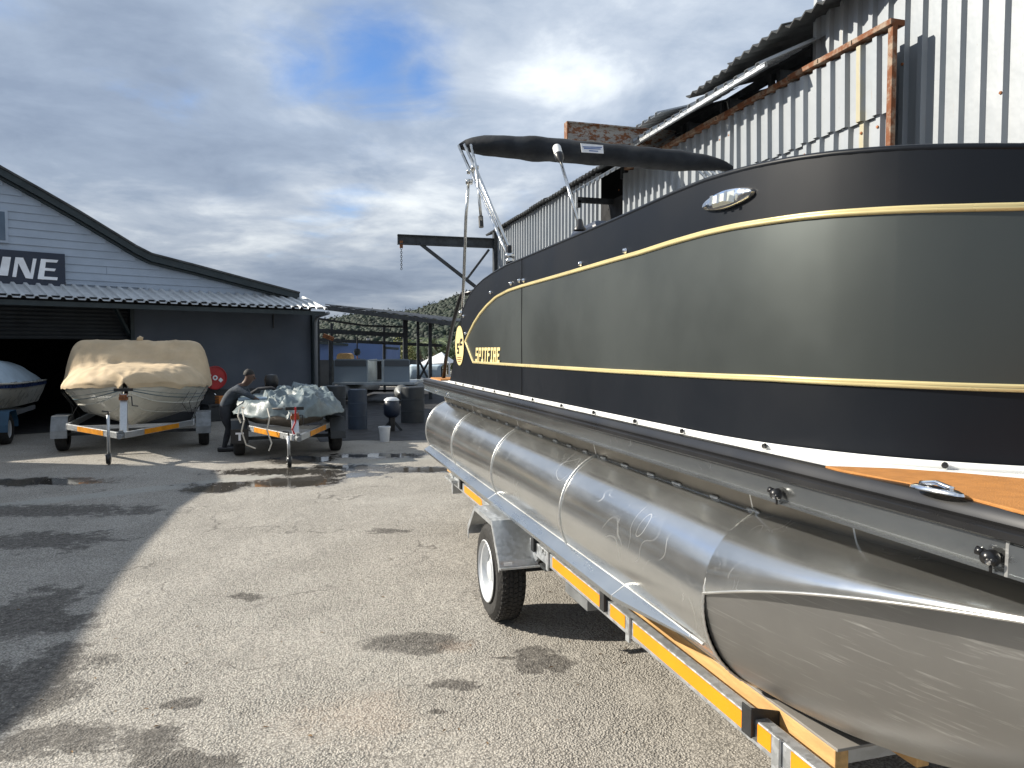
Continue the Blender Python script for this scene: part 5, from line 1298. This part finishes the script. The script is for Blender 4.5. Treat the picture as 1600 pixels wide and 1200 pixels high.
# low dark block added to keep bright ground out of the shaded gap
MB().bar(cw(-13, 34, .6), cw(-3.2, 34, .6), .1, 1.2).build('dark_block', 'door_dark', sh)
fl = MB().add([(p.x, p.y, .004) for p in (on_z(500, 691, 0), on_z(560, 688, 0), on_z(620, 689, 0), on_z(700, 687, 0), cw(3.0, 24), cw(2.5, 33), cw(-7.5, 33), cw(-6.2, 21))], [tuple(range(8))]).build('shed_floor_shade', 'shaded_floor'); fl['kind'] = 'structure'  # dark sheet paints the shade below and in front of the shed
# hoist on the beam
hh_ = thing('chain_hoist', on_D(558, 560, 23.5), 'small dark chain hoist hanging from the shed beam above the white boat', 'hoist')
MB().tube([on_D(558, 526, 23.5), on_D(558, 546, 23.5)], .02, 6).build('chain', 'dark_steel', hh_)
MB().lathe([(0, 0), (.09, .03), (.11, .12), (.08, .22), (0, .24)], on_D(558, 556, 23.5), (0, 0, 1), 12).build('hook_block', 'dark_steel', hh_, smooth=True)
MB().tube([on_D(558, 556, 23.5), on_D(558.5, 560, 23.5), on_D(560.5, 562, 23.5), on_D(562, 560, 23.5)], .02, 6).build('hook', 'rust', hh_)
st_ = thing('stripping_stand', on_D(516, 640, 22), 'rusty upright stand with orange head beside the shop corner', 'stand')
g0 = on_D(516, 640, 22); g0.z = 0
MB().bar(g0, on_D(516, 532, 22), .09, .09).build('upright', 'dark_steel', st_); MB().bar(on_D(505, 524, 22), on_D(521, 530, 22), .1, .12).build('head', 'rust', st_); MB().box(g0 + Vector((0, 0, .04)), (.5, .5, .06)).build('foot_plate', 'dark_steel', st_)
MB().box(on_D(575, 530, 23.4), (.09, .05, .06)).build('lamp', 'sign_white', sh)

# white pontoon boat under the shed
wp = thing('white_pontoon_boat', cw(-4.3, 23.3), 'white panelled pontoon boat on a trailer under the open shed', 'boat')
simple('shaded_panel', (.20, .245, .29), .5, 0, .04, 1)  # white panels, with the shed's shade put in as blue-grey
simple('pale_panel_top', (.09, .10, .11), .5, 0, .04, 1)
simple('deck_edge', (.42, .47, .5), .35, .4)
D_ = 23.2
def quad(x0, x1, y0, y1, D, th, name, m, par, r=.06):
    a, b = on_D(x0, y1, D), on_D(x1, y1, D); zt_ = on_D(x0, y0, D).z; zb = a.z; d = (b - a).normalized(); L_ = (b - a).length
    poly = [(0, 0), (L_, 0), (L_, zt_ - zb - r), (L_ - r * .3, zt_ - zb - r * .3), (L_ - r, zt_ - zb), (r, zt_ - zb), (r * .3, zt_ - zb - r * .3), (0, zt_ - zb - r)]
    a = Vector((a.x, a.y, zb)); return MB().prism([a + d * p + Vector((0, 0, q)) for p, q in poly], Vector((-d.y, d.x, 0)) * th).build(name, m, par)
for x0, x1 in ((522, 573), (600, 640)):
    quad(x0, x1, 561, 598, D_, .06, 'fence_panel', 'shaded_panel', wp); quad(x0 + 1, x1 - 1, 563, 572, D_ - .02, .05, 'panel_band', 'pale_panel_top', wp, .03)
quad(577, 596, 562, 598, D_ + 1.8, .05, 'rear_gate', 'interior', wp); 
for x0, x1 in ((522, 523.5), (573, 575), (596.5, 599.5)): quad(x0, x1, 562, 598, D_ + .03, 1.6, 'side_rail', 'deck_edge', wp, .01)
quad(576, 597, 562, 564, D_, .05, 'gate_rail', 'deck_edge', wp, .01)
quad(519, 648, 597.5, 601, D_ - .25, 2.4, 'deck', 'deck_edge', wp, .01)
quad(526, 548, 552, 562, D_ + .8, .5, 'console_cover', 'timber', wp, .1)
for x in (536, 628):
    c0 = on_D(x, 613, D_ - .2); ax = cw(0, 1).normalized(); MB().lathe([(0, -.5), (.12, -.35), (.24, -.1), (.27, .2), (.27, 5)], c0, ax, 18).build('pontoon_tube', 'steel_shade', wp, smooth=True)
wt = thing('pontoon_boat_trailer', cw(-4.3, 23.8), 'dark steel trailer under the white pontoon boat in the shed', 'trailer')
for x in (545, 618): a = on_D(x, 634, D_ + .2); MB().bar(a, a + cw(0, 4.6), .08, .1).build('frame_rail', 'dark_steel', wt)
for x in (530, 640):
    a = on_D(x, 640, D_ + 1.5); MB().lathe([(.16, -.08), (.28, -.09), (.3, 0), (.28, .09), (.16, .08)], (a.x, a.y, .3), cw(1, 0).normalized(), 20).build('tyre', 'tyre', wt, smooth=True)
a, b = on_D(530, 640, D_ + 1.5), on_D(640, 640, D_ + 1.5); MB().bar((a.x, a.y, .3), (b.x, b.y, .3), .07, .07).build('axle', 'dark_steel', wt)
# outboard, bucket, drums
def gpt(x, y, D): p = on_D(x, y, D); p.z = 0; return p
ob_ = thing('outboard_engine', gpt(617, 690, 15.2), 'dark outboard engine on a stand with pale cowl top beside the bucket', 'engine')
c0 = on_D(612, 640, 15.2)
MB().lathe([(0, .24), (.09, .23), (.15, .18), (.17, .05), (.16, -.1), (.10, -.16), (0, -.16)], c0, (0, 0, 1), 18).build('cowl', 'vinyl_navy', ob_, smooth=True)
MB().lathe([(0, .262), (.10, .25), (.155, .21), (.16, .19)], c0, (0, 0, 1), 18).build('cowl_top', 'rim', ob_, smooth=True)
MB().box(c0 - Vector((0, 0, .38)), (.12, .16, .5)).build('midsection', 'black_plastic', ob_, bevel=.02)
for dx_ in (-.2, .2): MB().bar(Vector((c0.x + dx_, c0.y, 0)), c0 - Vector((0, 0, .2)), .05, .05).build('stand_leg', 'dark_steel', ob_)
bk = gpt(601, 691, 13.45); bu = thing('bucket', bk, 'pale plastic bucket standing on the ground at the shed edge', 'bucket')
MB().lathe([(0, 0), (.085, 0), (.105, .25), (.112, .25), (.112, .275), (.10, .275), (.08, .02), (0, .02)], bk, (0, 0, 1), 24).build('pail', 'bucket', bu, smooth=True, auto=30)
MB().tube([bk + Vector((.11 * math.cos(a), .02, .26 + .0 * a)) + Vector((0, -.11 * math.sin(a), -.03 * math.sin(a))) for a in sample(0, math.pi, 10)], .004, 5).build('handle', 'steel_shade', bu)
for i, (x, y, D, rr_, hh, m, lb) in enumerate(((559, 676, 15.6, .2, .82, 'blue_drum', 'tall grey blue drum in shadow under the white pontoon boat'), (645, 676, 17, .27, .8, 'door_dark', 'black drum in shadow at the right of the shed'), (524, 676, 17.5, .25, .8, 'door_dark', 'black drum beside the shop corner in the shed'))):
    g0 = gpt(x, y, D); dr = thing('drum', g0, lb, 'drum')
    MB().lathe([(0, 0), (rr_, 0), (rr_, hh * .33), (rr_ * 1.03, hh * .34), (rr_, hh * .35), (rr_, hh * .66), (rr_ * 1.03, hh * .67), (rr_, hh * .68), (rr_, hh), (0, hh)], g0, (0, 0, 1), 20).build('shell', m, dr, smooth=True, auto=30); MB().lathe([(0, .02), (rr_ * .9, .02), (rr_ * .92, 0)], g0 + Vector((0, 0, hh)), (0, 0, 1), 20).build('lid', m, dr)

# far things
bh = thing('blue_building', cw(-7, 40), 'plain blue building with low roof seen through the open shed', 'building')
quad(470, 598, 536, 576, 38, 6, 'wall', 'blue_wall', bh, .01)
MB().bar(on_D(465, 533, 37.6), on_D(622, 545, 39), .6, .12).build('roof', 'roof_trim', bh)
gz = thing('white_canopy', cw(-4.5, 33), 'white peaked canopy tent with pale posts beyond the shed', 'canopy')
zt_ = on_D(668, 564, 33); a, b = on_D(646, 572, 33), on_D(702, 568, 33)
apx = on_D(690, 550, 35)
mb = MB().add([a, b, b + cw(0, 4), a + cw(0, 4), apx], [(0, 1, 4), (1, 2, 4), (2, 3, 4), (3, 0, 4)]); mb.build('roof_cloth', 'white_gel', gz)
for p in (a, lerp(a, b, .5), b, a + cw(0, 4), b + cw(0, 4)): MB().bar(Vector((p.x, p.y, 0)), p, .07, .07).build('post', 'white_gel', gz)
MB().bar(a, b, .06, .08).build('edge_rail', 'white_gel', gz)
wbt = thing('distant_white_boat', gpt(660, 600, 31), 'white boat hull standing beyond the shed posts', 'boat')
rws = []
for t in sample(0, 1, 8):
    x = lerp(640, 690, t); c = on_D(x, 586, 31); rws.append([c + cw(0, .0, -.5), c + cw(0, -.25, -.1), c + cw(0, -.32, .35), c + cw(0, .4, .42)])
MB().grid(rws).build('hull', 'tarp_blue', wbt, smooth=True, solid=.03); g0 = gpt(665, 600, 31); MB().box(g0 + Vector((0, 0, .18)), (.9, .8, .36)).build('cradle', 'dark_steel', wbt)

def bush(x, y, D, r, hgt, m, label, cat='bush', n=900, name='bush', g='bushes beyond the shed'):
    c = on_D(x, y, D); g0 = Vector((c.x, c.y, 0)); ro = thing(name, g0, label, cat, g)
    mb = MB().tube([g0, g0 + Vector((.05, 0, hgt * .5)), c], [.10, .07, .04], 6)
    for k in range(5):
        a = k * 1.3; mb.tube([g0 + Vector((0, 0, hgt * .35)), c + Vector((r * .6 * math.cos(a), r * .6 * math.sin(a), r * .2))], [.05, .02], 5)
    mb.build('trunk', 'bark', ro); mb = MB()
    for _ in range(n):
        d = Vector((random.gauss(0, 1), random.gauss(0, 1), random.gauss(0, .8))).normalized() * random.random() ** .4; nn_ = .75 + .5 * noise.noise(d * 2 + c)
        clump(mb, c + d * r * nn_, r * .13, 2)
    mb.build('crown', m, ro)
bush(612, 566, 44, 1.1, 1.6, 'leaf_yellow', 'yellow green bush beyond the blue building')
bush(628, 552, 46, 1.3, 2.2, 'leaf_yellow', 'taller yellow green bush beside the shed post')
bush(645, 560, 48, 1.3, 2.0, 'leaf', 'dark green bush behind the white canopy')
bush(700, 560, 50, 1.8, 2.2, 'leaf', 'dark green tree beyond the white canopy, hidden partly by boat stern', 'tree')
simple('palm_leaf', (.16, .20, .10), .5, 0, .3, 2)
def palm(x, y, D, L_, label):
    c = on_D(x, y, D); g0 = Vector((c.x, c.y, 0)); ro = thing('palm_tree', g0, label, 'palm', 'palms beyond the shed')
    MB().tube([g0, lerp(g0, c, .5) + Vector((.08, 0, 0)), c], [.16, .12, .10], 8).build('trunk', 'bark', ro, smooth=True)
    for k in range(15):
        a = 2 * math.pi * k / 15 + random.random() * .3; up = random.uniform(.1, 1.2); mb = MB(); rows = []
        for j in range(8):
            t = j / 7; hr_ = L_ * t * math.cos(up * .6); z = L_ * (math.sin(up) * t - .75 * t * t); p = c + Vector((math.cos(a) * hr_, math.sin(a) * hr_, z)); rows.append(p)
        for j in range(7):
            d = (rows[j + 1] - rows[j]); sd = Vector((-math.sin(a), math.cos(a), 0))
            for m_ in range(3):
                q = rows[j] + d * (m_ / 3); ll = L_ * .26 * math.sin(math.pi * min(1, (j + m_ / 3) / 7 * .9 + .12))
                for sg in (1, -1): mb.add([q, q + d * .22, q + sd * sg * ll + d * .8 - Vector((0, 0, ll * .35))], [(0, 1, 2)])
        mb.tube(rows, [.02] * 8, 4); mb.build('frond', 'palm_leaf', ro)
palm(655, 540, 47, 1.5, 'left palm of the pair beyond the shed posts'); palm(679, 536, 49, 1.7, 'right palm of the pair, nearest the big boat stern')

# ------------------------------------------------------------------ added unseen building on the left, eaves shaped to cast the yard's shade
ws = thing('shade_caster', cw(-11, 5), 'unseen plastered building added left of the yard to cast its shade', 'building')
def cwz(X, D, z): p = cw(X, D); p.z = z; return p
XE = -8.7
edge = [(a, b * .89) for a, b in [(-3, 4.7), (3, 4.55), (4.6, 4.35), (6.2, 3.95), (7.2, 3.75), (8.6, 3.5), (10.2, 3.35), (10.9, 3.1), (11.2, 2.6)]]
mb = MB()
for i in range(len(edge) - 1):
    (d0, z0_), (d1, z1_) = edge[i], edge[i + 1]
    mb.add([cwz(XE - .3, d0, 0), cwz(XE - .3, d1, 0), cwz(XE - .3, d1, z1_ - .1), cwz(XE - .3, d0, z0_ - .1)], [(0, 1, 2, 3)])
mb.add([cwz(XE - .3, 11.2, 0), cwz(-14.5, 11.2, 0), cwz(-14.5, 11.2, 2.5), cwz(XE - .3, 11.2, 2.5)], [(0, 1, 2, 3)])
mb.add([cwz(XE - .3, -3, 0), cwz(-14.5, -3, 0), cwz(-14.5, -3, 4.6), cwz(XE - .3, -3, 4.6)], [(0, 1, 2, 3)]); mb.build('wall', 'brick_plaster', ws)
MB().grid([[cwz(XE, d, z_) for d, z_ in edge], [cwz(-14.8, d, z_ * .9) for d, z_ in edge]]).build('roof', 'roof_dark_sheet', ws, solid=.08)
for d in (1, 4, 7): 
    c_ = cwz(XE - .28, d, 1.5); MB().box(c_, (.06, 1.1, 1.0), Matrix.Rotation(-PSI, 3, 'Z')).build('window', 'glass', ws)

# ------------------------------------------------------------------ loose stones and dead leaves
mb = MB()
for _ in range(5200):
    x = random.uniform(-60, 1250); y = 1230 - 500 * random.random() ** .55; p = on_z(x, y, 0); r_ = random.uniform(.0022, .006) * (1.6 if random.random() < .06 else 1)
    if x > 1080: continue
    a = random.random() * 6.28; q = []
    for k in range(5): aa = a + k * 1.257; q.append(p + Vector((r_ * math.cos(aa) * random.uniform(.7, 1.3), r_ * math.sin(aa) * random.uniform(.7, 1.3), 0)))
    tp = p + Vector((0, 0, r_ * .8)); mb.add(q + [tp], [(0, 1, 5), (1, 2, 5), (2, 3, 5), (3, 4, 5), (4, 0, 5)])
g_ = mb.build('loose_gravel', 'stone_bits'); tag(g_, 'small loose stones scattered over the worn asphalt yard', 'gravel', kind='stuff')
mb = MB()
for _ in range(70):
    x = random.uniform(20, 1000); y = 1190 - 400 * random.random() ** .7; p = on_z(x, y, .004); r_ = random.uniform(.006, .018); a = random.random() * 6.28
    d = Vector((math.cos(a), math.sin(a), 0)); s2 = Vector((-d.y, d.x, 0)); mb.add([p - d * r_, p + s2 * r_ * .35 + Vector((0, 0, r_ * .3)), p + d * r_, p - s2 * r_ * .35 + Vector((0, 0, r_ * .2))], [(0, 1, 2, 3)])
g_ = mb.build('leaf_litter', 'dead_leaf'); tag(g_, 'tiny dry leaves and twigs scattered on the yard', 'leaves', kind='stuff')
